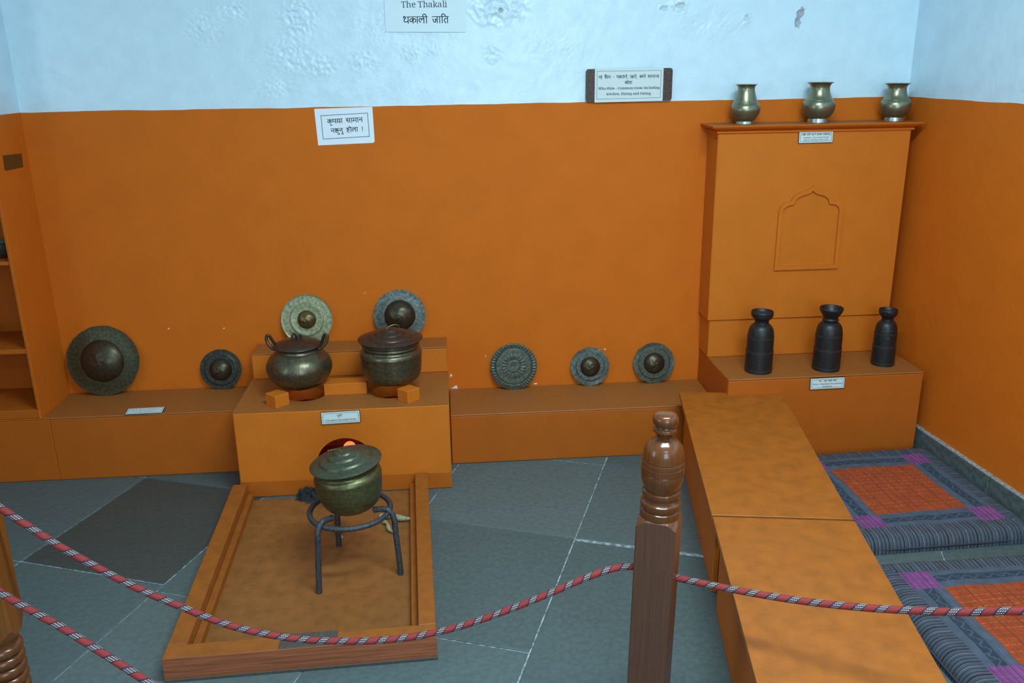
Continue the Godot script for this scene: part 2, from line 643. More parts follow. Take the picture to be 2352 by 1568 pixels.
func build_room() -> void:
	# back wall: thick core, plaster face with relief above the dado, orange dado below
	var st := begin()
	add_box(st, V3(ROOM_L, 0, -0.2), V3(2.6, ROOM_H, -0.012), 0.0)
	add_box(st, V3(XL - 0.3, 1.96, -0.02), V3(XR + 0.02, ROOM_H, 0.0), 0.0)
	var wall := struct("wall_back", st.commit(), M.white_plain, "pale blue-white back wall above an orange painted lower half", "wall")
	var n1 := noise(FastNoiseLite.TYPE_SIMPLEX_SMOOTH, 6.0, 3, 1)
	var n2 := noise(FastNoiseLite.TYPE_SIMPLEX_SMOOTH, 60.0, 2, 2)
	var n3 := noise(FastNoiseLite.TYPE_SIMPLEX_SMOOTH, 22.0, 4, 3)
	var step := 0.005
	var x0 := XL - 0.002
	var y0 := 1.43
	var nx := int(ceil((XR + 0.006 - x0) / step))
	var ny := int(ceil((1.965 - y0) / step))
	var pos := PackedVector3Array()
	var col := PackedColorArray()
	var white := Color(0.62, 0.82, 0.93)
	for j in ny + 1:
		for i in nx + 1:
			var x := x0 + i * step
			var y := y0 + j * step
			var h := wall_height(n1, n2, n3, x, y)
			var tone := 1.0 + n1.get_noise_2d(x * 1.7 + 9.0, y * 1.7) * 0.05 + n2.get_noise_2d(x + 4.0, y) * 0.02
			var c := Color(white.r * tone, white.g * tone, white.b * tone)
			for q in HOLES:
				var d := Vector2((x - q[0]) / q[2], (y - q[1]) / q[3]).length() + n3.get_noise_2d(x * 2.0, y * 2.0) * 0.5
				if d < 1.0:
					h -= q[4] * smoothstep(1.0, 0.7, d)
					if q[4] > 0.0035:
						var g := 0.30 + n2.get_noise_2d(x * 3.0, y * 3.0) * 0.12
						c = c.lerp(Color(g * 0.95, g * 1.05, g * 1.05), 0.8 if q[4] > 0.0055 else 0.35)
				elif d < 1.35:
					h += 0.0016
			pos.append(Vector3(x, y, h))
			col.append(c)
	var w := nx + 1
	var nor := PackedVector3Array()
	for j in ny + 1:
		for i in nx + 1:
			var du := pos[j * w + mini(i + 1, nx)] - pos[j * w + maxi(i - 1, 0)]
			var dv := pos[mini(j + 1, ny) * w + i] - pos[maxi(j - 1, 0) * w + i]
			nor.append(du.cross(dv).normalized())
	var idx := PackedInt32Array()
	for j in ny:
		for i in nx:
			var a := j * w + i
			idx.append_array([a, a + w + 1, a + 1, a, a + w, a + w + 1])
	var arr := []
	arr.resize(Mesh.ARRAY_MAX)
	arr[Mesh.ARRAY_VERTEX] = pos
	arr[Mesh.ARRAY_NORMAL] = nor
	arr[Mesh.ARRAY_COLOR] = col
	arr[Mesh.ARRAY_INDEX] = idx
	var am := ArrayMesh.new()
	am.add_surface_from_arrays(Mesh.PRIMITIVE_TRIANGLES, arr)
	part("plaster_face", am, M.white_wall, wall)
	part("painted_dado", prism(dado_outline(XL - 0.01, XR + 0.01, 4), -0.012, 0.0035), M.wall_orange, wall)
	# chips of bare plaster
	for c in [[-1.184, 0.546, 0.004, 0.003], [-0.955, 0.539, 0.004, 0.003], [0.692, 0.379, 0.005, 0.003], [0.381, 0.229, 0.008, 0.004], [-0.351, 0.674, 0.003, 0.002], [0.159, 0.368, 0.003, 0.003]]:
		part("paint_chip", prism(blob(c[0], c[1], c[2], c[3], 7), 0.003, 0.0042), M.chip, wall)
	part("paint_chip", prism(PackedVector2Array([Vector2(0.003, 0.222), Vector2(0.032, 0.222), Vector2(0.026, 0.238), Vector2(0.018, 0.232)]), 0.003, 0.0045), M.chip, wall)
	part("paint_chip", prism(PackedVector2Array([Vector2(0.0, 0.276), Vector2(0.01, 0.284), Vector2(0.004, 0.292), Vector2(0.0, 0.289)]), 0.003, 0.0045), M.chip, wall)
	# left pier: side face, white above, orange below
	st = begin()
	add_box(st, V3(ROOM_L, 1.2, -0.012), V3(XL, ROOM_H, 0.288), 0.003)
	var pier := struct("wall_left", st.commit(), M.white_plain, "pale wall pier at the left with orange lower half around the shelf niche", "wall")
	part("painted_dado", box(V3(XL - 0.009, 0.273, 0.0), V3(XL + 0.0015, 1.4425, 0.2885), 0.001), M.wall_orange, pier)
	part("painted_front", box(V3(ROOM_L, 1.12, 0.27), V3(XL, 1.4425, 0.2895), 0.001), M.wall_orange, pier)
	# right wall, slightly out of square
	var wr := MeshInstance3D.new()
	wr.name = "wall_right"
	wr.mesh = box(V3(0, 0, -0.2), V3(0.2, ROOM_H, ROOM_F + 0.2), 0.0)
	wr.material_override = M.white_plain
	wr.set_meta("kind", "structure")
	wr.set_meta("label", "pale right side wall above orange paint, meeting the corner by the tall cabinet")
	wr.set_meta("category", "wall")
	wr.position = V3(XR, 0, 0)
	wr.rotation_degrees.y = 3.72
	add_child(wr)
	var od := part("painted_dado", prism(dado_outline(0.0, ROOM_F, 9), -0.001, 0.0025), M.wall_orange, wr)
	od.rotation_degrees.y = -90
	# skirting of stone pieces along the right wall
	var sk := Node3D.new()
	sk.name = "baseboard_right"
	sk.set_meta("kind", "structure")
	sk.set_meta("label", "grey stone skirting along the foot of the right wall")
	sk.set_meta("category", "skirting")
	sk.position = V3(XR, 0, 0)
	sk.rotation_degrees.y = 3.72
	add_child(sk)
	var zs := [0.005, 0.38, 0.862, 1.45, 2.05, 2.65, 3.25, 3.85, 4.45, 5.05, 5.55]
	for i in zs.size() - 1:
		var sp := part("skirting_stone", box(V3(-0.024, 0.0, zs[i]), V3(0.0, 0.105, zs[i + 1] - 0.004), 0.002), M.stone_skirt, sk)
		part("mortar_top", box(V3(-0.022, 0.1045, zs[i] + 0.001), V3(0.0, 0.1075, zs[i + 1] - 0.005), 0.001), M.stone_skirt_top, sp)
	# shell outside the view
	struct("ceiling", box(V3(ROOM_L - 0.2, ROOM_H, -0.2), V3(2.6, ROOM_H + 0.15, ROOM_F + 0.2), 0.0), M.ceiling, "plain pale ceiling above the room", "ceiling")
	st = begin()
	add_box(st, V3(ROOM_L - 0.2, 0, 0.0), V3(ROOM_L, ROOM_H, ROOM_F + 0.2), 0.0)
	var wl2 := struct("wall_far_left", st.commit(), M.white_plain, "pale wall beyond the shelf pier, outside the picture", "wall")
	part("painted_dado", box(V3(ROOM_L - 0.01, 0, 0.0), V3(ROOM_L + 0.003, DADO, ROOM_F), 0.001), M.wall_orange, wl2)
	# front wall with the window opening
	st = begin()
	var wx0 := -0.2
	var wx1 := 1.3
	var wy0 := 1.0
	var wy1 := 2.5
	add_box(st, V3(ROOM_L - 0.2, 0, ROOM_F), V3(wx0, ROOM_H, ROOM_F + 0.2), 0.0)
	add_box(st, V3(wx1, 0, ROOM_F), V3(2.6, ROOM_H, ROOM_F + 0.2), 0.0)
	add_box(st, V3(wx0, 0, ROOM_F), V3(wx1, wy0, ROOM_F + 0.2), 0.0)
	add_box(st, V3(wx0, wy1, ROOM_F), V3(wx1, ROOM_H, ROOM_F + 0.2), 0.0)
	struct("wall_front", st.commit(), M.white_plain, "pale wall with the daylight window, behind the viewer", "wall")
	st = begin()
	var glow := StandardMaterial3D.new()
	glow.albedo_color = Color(0.8, 0.9, 1.0)
	glow.emission_enabled = true
	glow.emission = Color(0.86, 0.96, 1.0)
	glow.emission_energy_multiplier = 3.0
	var win := struct("window_1", box(V3(wx0, wy0, ROOM_F + 0.02), V3(wx1, wy1, ROOM_F + 0.04), 0.0), glow, "bright daylight window behind the viewer", "window")
	for fx in [wx0, wx0 + 0.485, wx0 + 0.97, wx1 - 0.04]:
		part("window_bar", box(V3(fx, wy0, ROOM_F - 0.03), V3(fx + 0.04, wy1, ROOM_F + 0.03), 0.003), M.varnish_face, win)
	# side window added for fill light, outside the picture
	var win2 := struct("window_2", box(V3(ROOM_L - 0.01, 1.0, 2.55), V3(ROOM_L + 0.004, 2.2, 3.45), 0.0), glow, "added fill window in the far left wall, outside the picture", "window")
	for fz in [2.51, 2.98, 3.45]:
		part("window_bar", box(V3(ROOM_L, 0.96, fz), V3(ROOM_L + 0.03, 2.24, fz + 0.04), 0.003), M.varnish_face, win2)
	# ceiling lamp fitting
	for i in 2:
		var lamp := thing("ceiling_lamp", ["long fluorescent ceiling lamp above the hearth", "long fluorescent ceiling lamp above the viewer"][i], "lamp", LAMP_AT[i])
		part("housing", box(V3(-0.64, 0.01, -0.17), V3(0.64, 0.14, 0.17), 0.006), M.ceiling, lamp)
		var g2 := StandardMaterial3D.new()
		g2.albedo_color = Color(0.9, 0.95, 1.0)
		g2.emission_enabled = true
		g2.emission = Color(0.90, 0.98, 1.0)
		g2.emission_energy_multiplier = 4.0
		part("lamp_diffuser", box(V3(-0.62, 0.0, -0.15), V3(0.62, 0.012, 0.15), 0.003), g2, lamp)


func blob(cx: float, cy: float, rx: float, ry: float, n: int) -> PackedVector2Array:
	var o := PackedVector2Array()
	for k in n:
		var a := TAU * k / n
		var r := rng.randf_range(0.7, 1.15)
		o.append(Vector2(cx + cos(a) * rx * r, cy + sin(a) * ry * r))
	return o


func dado_outline(xa: float, xb: float, seed_: int) -> PackedVector2Array:
	var n := noise(FastNoiseLite.TYPE_SIMPLEX_SMOOTH, 3.0, 4, seed_)
	var o := PackedVector2Array([Vector2(xa, 0), Vector2(xb, 0)])
	var k := int((xb - xa) / 0.02)
	for i in k + 1:
		var x := lerpf(xb, xa, float(i) / k)
		o.append(Vector2(x, DADO + n.get_noise_1d(x) * 0.004))
	return o


# ------------------------------------------------------------------ floor of stone slabs
func build_floor() -> void:
	var fl := struct("floor", box(V3(ROOM_L - 0.2, -0.2, -0.2), V3(2.6, -0.004, ROOM_F + 0.2), 0.0), M.mortar, "grey stone slab floor with pale mortar joints laid at a slant", "floor")
	var dir_s := Vector2(cos(deg_to_rad(20.0)), sin(deg_to_rad(20.0)))
	var dir_t := Vector2(-dir_s.y, dir_s.x)
	var ss := [-3.55, -2.93, -2.32, -1.70, -1.087, -0.52, 0.128, 0.72, 1.33, 1.945, 2.56, 3.17, 3.79, 4.4, 5.0]
	var ts := [-1.72, -1.1, -0.48, 0.13, 0.735, 1.385, 2.0, 2.62, 3.24, 3.86, 4.48, 5.1, 5.72, 6.34]
	var room := PackedVector2Array([Vector2(ROOM_L, 0.0), Vector2(2.36, 0.0), Vector2(2.36, ROOM_F), Vector2(ROOM_L, ROOM_F)])
	for i in ss.size() - 1:
		for j in ts.size() - 1:
			var g := 0.0026
			var s0: float = ss[i] + g
			var s1: float = ss[i + 1] - g
			var t0: float = ts[j] + g
			var t1: float = ts[j + 1] - g
			# rows of the right columns are set a little off the others
			var off0 := -0.02 if i <= 4 else (0.035 if i >= 7 and j == 4 else 0.02)
			t0 += off0
			t1 += off0
			var j1 := 0.004
			var poly := PackedVector2Array()
			for q in [[s0, t0], [s1, t0], [s1, t1], [s0, t1]]:
				var v: Vector2 = dir_s * (q[0] + rng.randf_range(-j1, j1) * 0.3) + dir_t * (q[1] + rng.randf_range(-j1, j1) * 0.3)
				poly.append(v)
			var clipped := Geometry2D.intersect_polygons(poly, room)
			if clipped.is_empty():
				continue
			var m: StandardMaterial3D = M.slab[rng.randi_range(0, 2)]
			if i == 4 and j == 4:
				m = M.slab[3]
			part("floor_slab", slab_mesh(clipped[0], -0.004, rng.randf_range(-0.0012, 0.0)), m, fl)


func slab_mesh(p: PackedVector2Array, y0: float, y1: float) -> ArrayMesh:
	if Geometry2D.is_polygon_clockwise(p):
		p.reverse()
	var n := p.size()
	var b := 0.0025
	var inn := PackedVector2Array()
	for i in n:
		var d0 := (p[i] - p[(i + n - 1) % n]).normalized()
		var d1 := (p[(i + 1) % n] - p[i]).normalized()
		var n0 := Vector2(-d0.y, d0.x)
		var n1 := Vector2(-d1.y, d1.x)
		var bis := (n0 + n1).normalized()
		inn.append(p[i] + bis * b / maxf(bis.dot(n0), 0.3))
	var st := begin()
	for i in range(1, n - 1):
		flat_tri(st, Vector3(inn[0].x, y1, inn[0].y), Vector3(inn[i].x, y1, inn[i].y), Vector3(inn[i + 1].x, y1, inn[i + 1].y), Vector3.UP)
	for i in n:
		var k := (i + 1) % n
		var d := (p[k] - p[i]).normalized()
		var o := Vector3(d.y, 0, -d.x)
		quad(st, Vector3(p[i].x, y1 - 0.0012, p[i].y), Vector3(p[k].x, y1 - 0.0012, p[k].y), Vector3(inn[k].x, y1, inn[k].y), Vector3(inn[i].x, y1, inn[i].y), (o + Vector3.UP * 2.0).normalized())
		quad(st, Vector3(p[i].x, y0, p[i].y), Vector3(p[k].x, y0, p[k].y), Vector3(p[k].x, y1 - 0.0012, p[k].y), Vector3(p[i].x, y1 - 0.0012, p[i].y), o)
	return st.commit()


# ------------------------------------------------------------------ ledges along the back wall
func build_ledges() -> void:
	var a := thing("ledge", "low orange plaster ledge left of the oven, under the large bronze disc", "ledge", V3(-1.73, 0, 0.004))
	part("body", box(V3(-0.92, 0, 0), V3(0.125, 0.266, 0.284), 0.003), M.ledge_front, a)
	part("body", box(V3(0.1253, 0, 0), V3(0.9, 0.266, 0.284), 0.003), M.ledge_front, a)
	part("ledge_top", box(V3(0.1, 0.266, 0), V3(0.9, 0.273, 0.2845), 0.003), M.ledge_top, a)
	part("ledge_top", box(V3(-0.92, 0.266, 0), V3(0.0995, 0.273, 0.2845), 0.003), M.ledge_front, a)
	var b := thing("ledge", "low orange plaster ledge between the oven and the cabinet platform", "ledge", V3(0.5, 0, 0.004))
	part("body", box(V3(-0.505, 0, 0), V3(0.62, 0.213, 0.307), 0.003), M.ledge_front, b)
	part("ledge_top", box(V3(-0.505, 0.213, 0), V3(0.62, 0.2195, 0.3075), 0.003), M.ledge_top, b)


# ------------------------------------------------------------------ clay oven
func csg_box(lo: Vector3, hi: Vector3, m: Material) -> CSGBox3D:
	var c := CSGBox3D.new()
	c.size = hi - lo
	c.position = (lo + hi) * 0.5
	c.material = m
	return c


func build_oven() -> void:
	var at := V3(-0.4175, 0, 0.262)
	var o := thing("clay_oven", "orange clay ground oven with two pot holes, an arched fire mouth and a rear step", "oven", at)
	var body := CSGCombiner3D.new()
	body.name = "body"
	var outer := CSGMesh3D.new()
	outer.mesh = box(V3(-0.4095, 0.0, -0.256), V3(0.4095, 0.3523, 0.2627), 0.004)
	outer.material = M.orange
	outer.name = "shell"
	body.add_child(outer)
	var cav := csg_box(V3(-0.30, 0.02, -0.15), V3(0.33, 0.30, 0.215), M.bare_clay)
	cav.operation = CSGShape3D.OPERATION_SUBTRACTION
	cav.name = "cavity"
	body.add_child(cav)
	for h in [[-0.575, 0.345, 0.079], [-0.237, 0.352, 0.08]]:
		var cy := CSGCylinder3D.new()
		cy.name = "pot_hole"
		cy.radius = h[2]
		cy.height = 0.2
		cy.sides = 40
		cy.position = V3(h[0], 0.33, h[1]) - at
		cy.operation = CSGShape3D.OPERATION_SUBTRACTION
		cy.material = M.orange
		body.add_child(cy, true)
	var arch := CSGPolygon3D.new()
	arch.name = "fire_mouth"
	var pl := PackedVector2Array()
	for k in 25:
		var t := PI * k / 24
		pl.append(Vector2(cos(t) * 0.113, 0.12 + sin(t) * 0.113))
	pl.append(Vector2(-0.113, 0.02))
	pl.append(Vector2(0.113, 0.02))
	arch.polygon = pl
	arch.depth = 0.12
	arch.position = V3(0.0015, 0, 0.32)
	arch.operation = CSGShape3D.OPERATION_SUBTRACTION
	arch.material = M.orange
	body.add_child(arch)
	o.add_child(body)
	part("rear_step", box(V3(-0.4045, 0.352, -0.257), V3(0.4085, 0.458, -0.115), 0.004), M.orange, o)
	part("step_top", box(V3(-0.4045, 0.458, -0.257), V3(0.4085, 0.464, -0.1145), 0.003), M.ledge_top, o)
	# pot rests
	for b in [[-0.668, 0.449, 0.064, 0.064, 45.0, 0.050], [-0.417, 0.336, 0.168, 0.07, 1.0, 0.048], [-0.164, 0.456, 0.062, 0.062, 43.0, 0.050]]:
		var r := part("pot_rest", box(V3(-b[2] / 2, 0, -b[3] / 2), V3(b[2] / 2, b[5], b[3] / 2), 0.002), M.orange, o, V3(b[0], 0.3523, b[1]) - at)
		r.rotation_degrees.y = b[4]
	part("top_skin", oven_top(at), M.ledge_top, o)
	# repainted strip at the foot of the front
	part("foot_band", prism(PackedVector2Array([Vector2(-0.409, 0.002), Vector2(0.409, 0.002), Vector2(0.409, 0.066), Vector2(0.1, 0.07), Vector2(-0.2, 0.064), Vector2(-0.409, 0.067)]), 0.2615, 0.2634), M.ledge_front, o)
	# the red bulb that stands for the fire
	var bulb := thing("light_bulb", "glowing red light bulb inside the oven mouth", "bulb", V3(-0.419, 0.001, 0.355))
	var g := StandardMaterial3D.new()
	g.albedo_color = Color(1.0, 0.25, 0.12)
	g.emission_enabled = true
	g.emission = Color(1.0, 0.30, 0.16)
	g.emission_energy_multiplier = 4.0
	part("glass", lathe(smooth_prof([0, 0.14, 0.012, 0.138, 0.022, 0.128, 0.026, 0.112, 0.022, 0.094, 0.014, 0.078, 0.013, 0.066]), 24), g, bulb)
	part("socket", lathe(prof_of([0.013, 0.068, 0.018, 0.064, 0.018, 0.035, 0.03, 0.03, 0.03, 0.0205, 0, 0.0205]), 20), M.plaque_back, bulb)
	var l := OmniLight3D.new()
	l.name = "bulb_light"
	l.position = V3(-0.419, 0.113, 0.355)
	l.light_color = Color(1.0, 0.12, 0.05)
	l.light_energy = 0.0025
	l.light_size = 0.02
	l.omni_range = 12.0
	l.omni_attenuation = 2.0
	l.shadow_enabled = true
	add_child(l)


# thin browner skin on the oven's top, with the two holes left free
func oven_top(at: Vector3) -> ArrayMesh:
	var st := begin()
	var x0 := -0.827
	var x1 := -0.008
	var z0 := 0.148
	var z1 := 0.5235
	var y := 0.3531
	var holes := [[-0.575, 0.345, 0.0795], [-0.237, 0.352, 0.0805]]
	var xm := -0.41
	for hi in 2:
		var h: Array = holes[hi]
		var a0 := x0 if hi == 0 else xm
		var a1 := xm if hi == 0 else x1
		var c := Vector2(h[0], h[1])
		var n := 64
		for k in n:
			var t0 := TAU * k / n
			var t1 := TAU * (k + 1) / n
			var q := []
			for t in [t0, t1]:
				var d := Vector2(cos(t), sin(t))
				var lim := 1e9
				if d.x > 1e-6:
					lim = minf(lim, (a1 - c.x) / d.x)
				elif d.x < -1e-6:
					lim = minf(lim, (a0 - c.x) / d.x)
				if d.y > 1e-6:
					lim = minf(lim, (z1 - c.y) / d.y)
				elif d.y < -1e-6:
					lim = minf(lim, (z0 - c.y) / d.y)
				q.append([c + d * h[2], c + d * lim])
			var mid := PackedVector2Array([q[0][0], q[0][1], q[1][1], q[1][0]])
			# corner point when the two rays leave through different sides
			var e0: Vector2 = q[0][1]
			var e1: Vector2 = q[1][1]
			if absf(e0.x - e1.x) > 1e-5 and absf(e0.y - e1.y) > 1e-5:
				var cx := a1 if (e0.x + e1.x) * 0.5 > c.x else a0
				var cz := z1 if (e0.y + e1.y) * 0.5 > c.y else z0
				flat_tri(st, Vector3(e0.x, y, e0.y) - at, Vector3(cx, y, cz) - at, Vector3(e1.x, y, e1.y) - at, Vector3.UP)
			quad(st, Vector3(mid[0].x, y, mid[0].y) - at, Vector3(mid[1].x, y, mid[1].y) - at, Vector3(mid[2].x, y, mid[2].y) - at, Vector3(mid[3].x, y, mid[3].y) - at, Vector3.UP)
	quad(st, Vector3(x0, y, z1) - at, Vector3(x1, y, z1) - at, Vector3(x1, y - 0.0008, z1) - at, Vector3(x0, y - 0.0008, z1) - at, Vector3(0, 0, 1))
	return st.commit()


# ------------------------------------------------------------------ tall cabinet and its platform
func build_cabinet() -> void:
	var c := thing("wall_cabinet", "tall orange cabinet on the back wall with a moulded top and a raised arch outline", "cabinet", V3(1.51, 0.369, 0.0))
	var y0 := 0.369
	part("base_body", box(V3(1.118 - 1.51, 0, 0.004), V3(1.905 - 1.51, 0.169, 0.14), 0.003), M.orange, c)
	part("body", box(V3(1.108 - 1.51, 0.167, 0.004), V3(1.913 - 1.51, 1.326 - y0, 0.148), 0.004), M.orange, c)
	# crown moulding swept round three sides
	var st := begin()
	var pr := [[0.001, 1.318], [0.007, 1.320], [0.008, 1.325], [0.006, 1.3285], [0.003, 1.3295], [0.006, 1.331], [0.016, 1.334], [0.026, 1.339], [0.033, 1.346], [0.034, 1.350], [0.031, 1.351]]
	var xa := 1.108
	var xb := 1.913
	var zf := 0.148
	for i in pr.size() - 1:
		var a: Array = pr[i]
		var b: Array = pr[i + 1]
		var d := Vector2(b[0] - a[0], b[1] - a[1]).normalized()
		var nn := Vector2(d.y, -d.x)
		var la0 := V3(xa - a[0], a[1], 0.004)
		var la1 := V3(xa - a[0], a[1], zf + a[0])
		var lb0 := V3(xa - b[0], b[1], 0.004)
		var lb1 := V3(xa - b[0], b[1], zf + b[0])
		var ra0 := V3(xb + a[0], a[1], 0.004)
		var ra1 := V3(xb + a[0], a[1], zf + a[0])
		var rb0 := V3(xb + b[0], b[1], 0.004)
		var rb1 := V3(xb + b[0], b[1], zf + b[0])
		var o := V3(1.51, y0, 0)
		quad(st, la0 - o, la1 - o, lb1 - o, lb0 - o, V3(-nn.x, nn.y, 0))
		quad(st, la1 - o, ra1 - o, rb1 - o, lb1 - o, V3(0, nn.y, nn.x))
		quad(st, ra0 - o, ra1 - o, rb1 - o, rb0 - o, V3(nn.x, nn.y, 0))
	part("crown_moulding", st.commit(), M.wall_orange, c)
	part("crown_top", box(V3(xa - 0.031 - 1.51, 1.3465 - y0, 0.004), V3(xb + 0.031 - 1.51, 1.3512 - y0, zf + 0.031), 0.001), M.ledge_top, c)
	# arch outline
	var inn := [[0, 0], [-0.010, -0.009], [-0.024, -0.0155], [-0.042, -0.0195], [-0.058, -0.026], [-0.069, -0.037], [-0.0735, -0.049], [-0.0765, -0.0565], [-0.092, -0.058], [-0.106, -0.0625], [-0.1165, -0.072], [-0.121, -0.088], [-0.122, -0.315]]
	var out := [[0, 0.019], [-0.013, 0.007], [-0.030, 0.0005], [-0.050, -0.005], [-0.068, -0.013], [-0.082, -0.027], [-0.0875, -0.0385], [-0.0905, -0.043], [-0.099, -0.0435], [-0.116, -0.0485], [-0.131, -0.063], [-0.1365, -0.086], [-0.138, -0.331]]
	var po := PackedVector2Array()
	var pi_ := PackedVector2Array()
	var ay := 1.083 - y0
	var ax := 1.517 - 1.51
	for k in out.size():
		po.append(Vector2(ax + out[k][0], ay + out[k][1]))
		pi_.append(Vector2(ax + inn[k][0], ay + inn[k][1]))
	for k in range(out.size() - 1, 0, -1):
		po.append(Vector2(ax - out[k][0], ay + out[k][1]))
		pi_.append(Vector2(ax - inn[k][0], ay + inn[k][1]))
	part("arch_moulding", ring_prism(po, pi_, 0.146, 0.158), M.orange, c)
	part("arch_sill", box(V3(ax - 0.122, ay - 0.316, 0.146), V3(ax + 0.122, ay - 0.309, 0.1495), 0.001), M.orange, c)
	part("knot_mark", prism(blob(0, 0, 0.01, 0.003, 8), 0, 0.0006), M.plaque_back, c, V3(1.1075 - 1.51, 1.30 - y0, 0.125)).rotation_degrees.y = -90
	var p := thing("platform", "orange plaster platform under the tall cabinet, carrying three dark bottles", "platform", V3(1.53, 0, 0.004))
	part("body", box(V3(1.121 - 1.53, 0, 0), V3(1.942 - 1.53, 0.362, 0.42), 0.004), M.ledge_front, p)
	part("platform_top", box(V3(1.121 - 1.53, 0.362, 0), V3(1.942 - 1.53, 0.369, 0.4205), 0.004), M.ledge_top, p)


# ------------------------------------------------------------------ shelf niche at the left edge
func build_shelf() -> void:
	var s := thing("niche_shelf", "orange shelf niche in the wall pier at the left picture edge", "shelf", V3(-2.1, 0.273, 0.0))
	var o := V3(-2.1, 0.273, 0.0)
	part("back_panel", box(V3(-2.64, 0.28, 0.004) - o, V3(-1.645, 1.2, 0.02) - o, 0.001), M.ledge_front, s)
	part("bottom_board", box(V3(-2.64, 0.274, 0.02) - o, V3(-1.645, 0.311, 0.287) - o, 0.002), M.ledge_front, s)
	for y in [[0.545, 0.564], [0.897, 0.912]]:
		part("shelf_board", box(V3(-2.64, y[0], 0.02) - o, V3(-1.644, y[1], 0.287) - o, 0.002), M.ledge_front, s)
	part("stile", box(V3(-1.6435, 0.311, 0.262) - o, V3(-1.6335, 1.2, 0.2895) - o, 0.001), M.ledge_front, s)
	# vessels inside
	var b := thing("metal_bowl", "tarnished metal bowl on the upper shelf of the niche at the left edge", "bowl", V3(-1.725, 0.912, 0.19))
	part("body", lathe(smooth_prof([0, 0.0, 0.03, 0.001, 0.05, 0.015, 0.062, 0.035, 0.064, 0.052, 0.06, 0.056, 0.055, 0.05, 0.045, 0.02, 0, 0.01]), 32), M.patina, b)
	part("rim", lathe(prof_of([0.06, 0.052, 0.067, 0.055, 0.067, 0.06, 0.058, 0.06, 0.056, 0.054]), 32), M.patina_olive, b)
	var b2 := thing("metal_bowl", "dark metal bowl on the middle shelf, just cut by the left picture edge", "bowl", V3(-1.862, 0.564, 0.18))
	part("body", lathe(smooth_prof([0, 0.0, 0.03, 0.001, 0.05, 0.015, 0.062, 0.035, 0.064, 0.052, 0.06, 0.056, 0.055, 0.05, 0.045, 0.02, 0, 0.01]), 32), M.bronze_dark, b2)
	part("rim", lathe(prof_of([0.06, 0.052, 0.067, 0.055, 0.067, 0.06, 0.058, 0.06, 0.056, 0.054]), 32), M.bronze_dark, b2)


# ------------------------------------------------------------------ hearth tray in front of the oven
func build_tray() -> void:
	var t := thing("hearth_tray", "orange wooden hearth tray with raised rails on the floor before the oven", "tray", V3(-0.4555, 0, 1.064), 2.05)
	var w := 0.372
	var l := 0.521
	part("base_board", box(V3(-w + 0.01, 0.0, -l + 0.016), V3(w - 0.01, 0.01, l - 0.02), 0.001), M.tray_floor, t)
	part("side_rail", box(V3(-w, 0.0, -l + 0.004), V3(-w + 0.054, 0.075, l - 0.062), 0.002), M.rail, t)
	part("side_rail", box(V3(w - 0.05, 0.0, -l + 0.002), V3(w, 0.075, l - 0.062), 0.002), M.rail, t)
	part("inner_strip", box(V3(-w + 0.054, 0.008, -l + 0.018), V3(-w + 0.075, 0.04, l - 0.064), 0.002), M.rail, t)
	part("inner_strip", box(V3(w - 0.071, 0.008, -l + 0.016), V3(w - 0.05, 0.04, l - 0.064), 0.002), M.rail, t)
	# front rail: painted top, worn bare front face
	part("front_rail", box(V3(-w, 0.0, l - 0.0615), V3(w, 0.0745, l - 0.002), 0.002), M.rail, t)
	var ff := part("front_face", box(V3(-0.037, -w + 0.001, -0.0012), V3(0.037, w - 0.001, 0.0012), 0.0005), M.worn_wood, t, V3(0, 0.0375, l - 0.0012))
	ff.rotation_degrees.z = 90
	part("bottom_batten", box(V3(-w + 0.003, 0.0, l - 0.004), V3(w + 0.001, 0.009, l + 0.002), 0.001), M.slate, t)
	part("slate_inlay", box(V3(-0.062, 0.0735, l - 0.066), V3(0.096, 0.077, l - 0.004), 0.001), M.slate, t)


# ------------------------------------------------------------------ two low tables
func build_tables() -> void:
	var defs := [
		[V3(1.056, 0, 0.901), "low orange table touching the cabinet platform, farther of the two tables"],
		[V3(0.884, 0, 1.928), "low orange table nearest the viewer, right of the turned rope post"],
	]
	for d in defs:
		var t := thing("low_table", d[1], "table", d[0], -9.6, "low orange tables")
		var w := 0.2065
		var l := 0.5145
		part("table_top", box(V3(-w, 0.282, -l), V3(w, 0.301, l), 0.0012), M.table_orange, t)
		for s in [-1.0, 1.0]:
			var xs := [s * (w - 0.022), s * (w - 0.040)]
			part("side_panel", box(V3(minf(xs[0], xs[1]), 0.0, -l + 0.035), V3(maxf(xs[0], xs[1]), 0.282, l - 0.05), 0.002), M.orange, t)  # brighter orange than the top: light on the sides put into the colour
			var zs := [s * (l - 0.055), s * (l - 0.073)]
			part("end_panel", box(V3(-w + 0.04, 0.0, minf(zs[0], zs[1])), V3(w - 0.04, 0.282, maxf(zs[0], zs[1])), 0.002), M.table_orange, t)


# ------------------------------------------------------------------ woven sitting mats
const MAT_A := 0.37
const MAT_B := 0.41


# stripes of the mat's edge over one repeat: from, to, colour
const STRIPES := [[0.0, 0.10, 42, 34, 54], [0.10, 0.125, 140, 124, 128], [0.19, 0.23, 54, 74, 96], [0.28, 0.36, 52, 60, 64], [0.36, 0.385, 132, 122, 122], [0.44, 0.47, 58, 78, 100], [0.52, 0.60, 46, 46, 58], [0.60, 0.62, 120, 116, 124], [0.68, 0.71, 56, 74, 98], [0.76, 0.85, 44, 50, 54], [0.85, 0.875, 138, 126, 124], [0.93, 0.96, 60, 80, 100]]


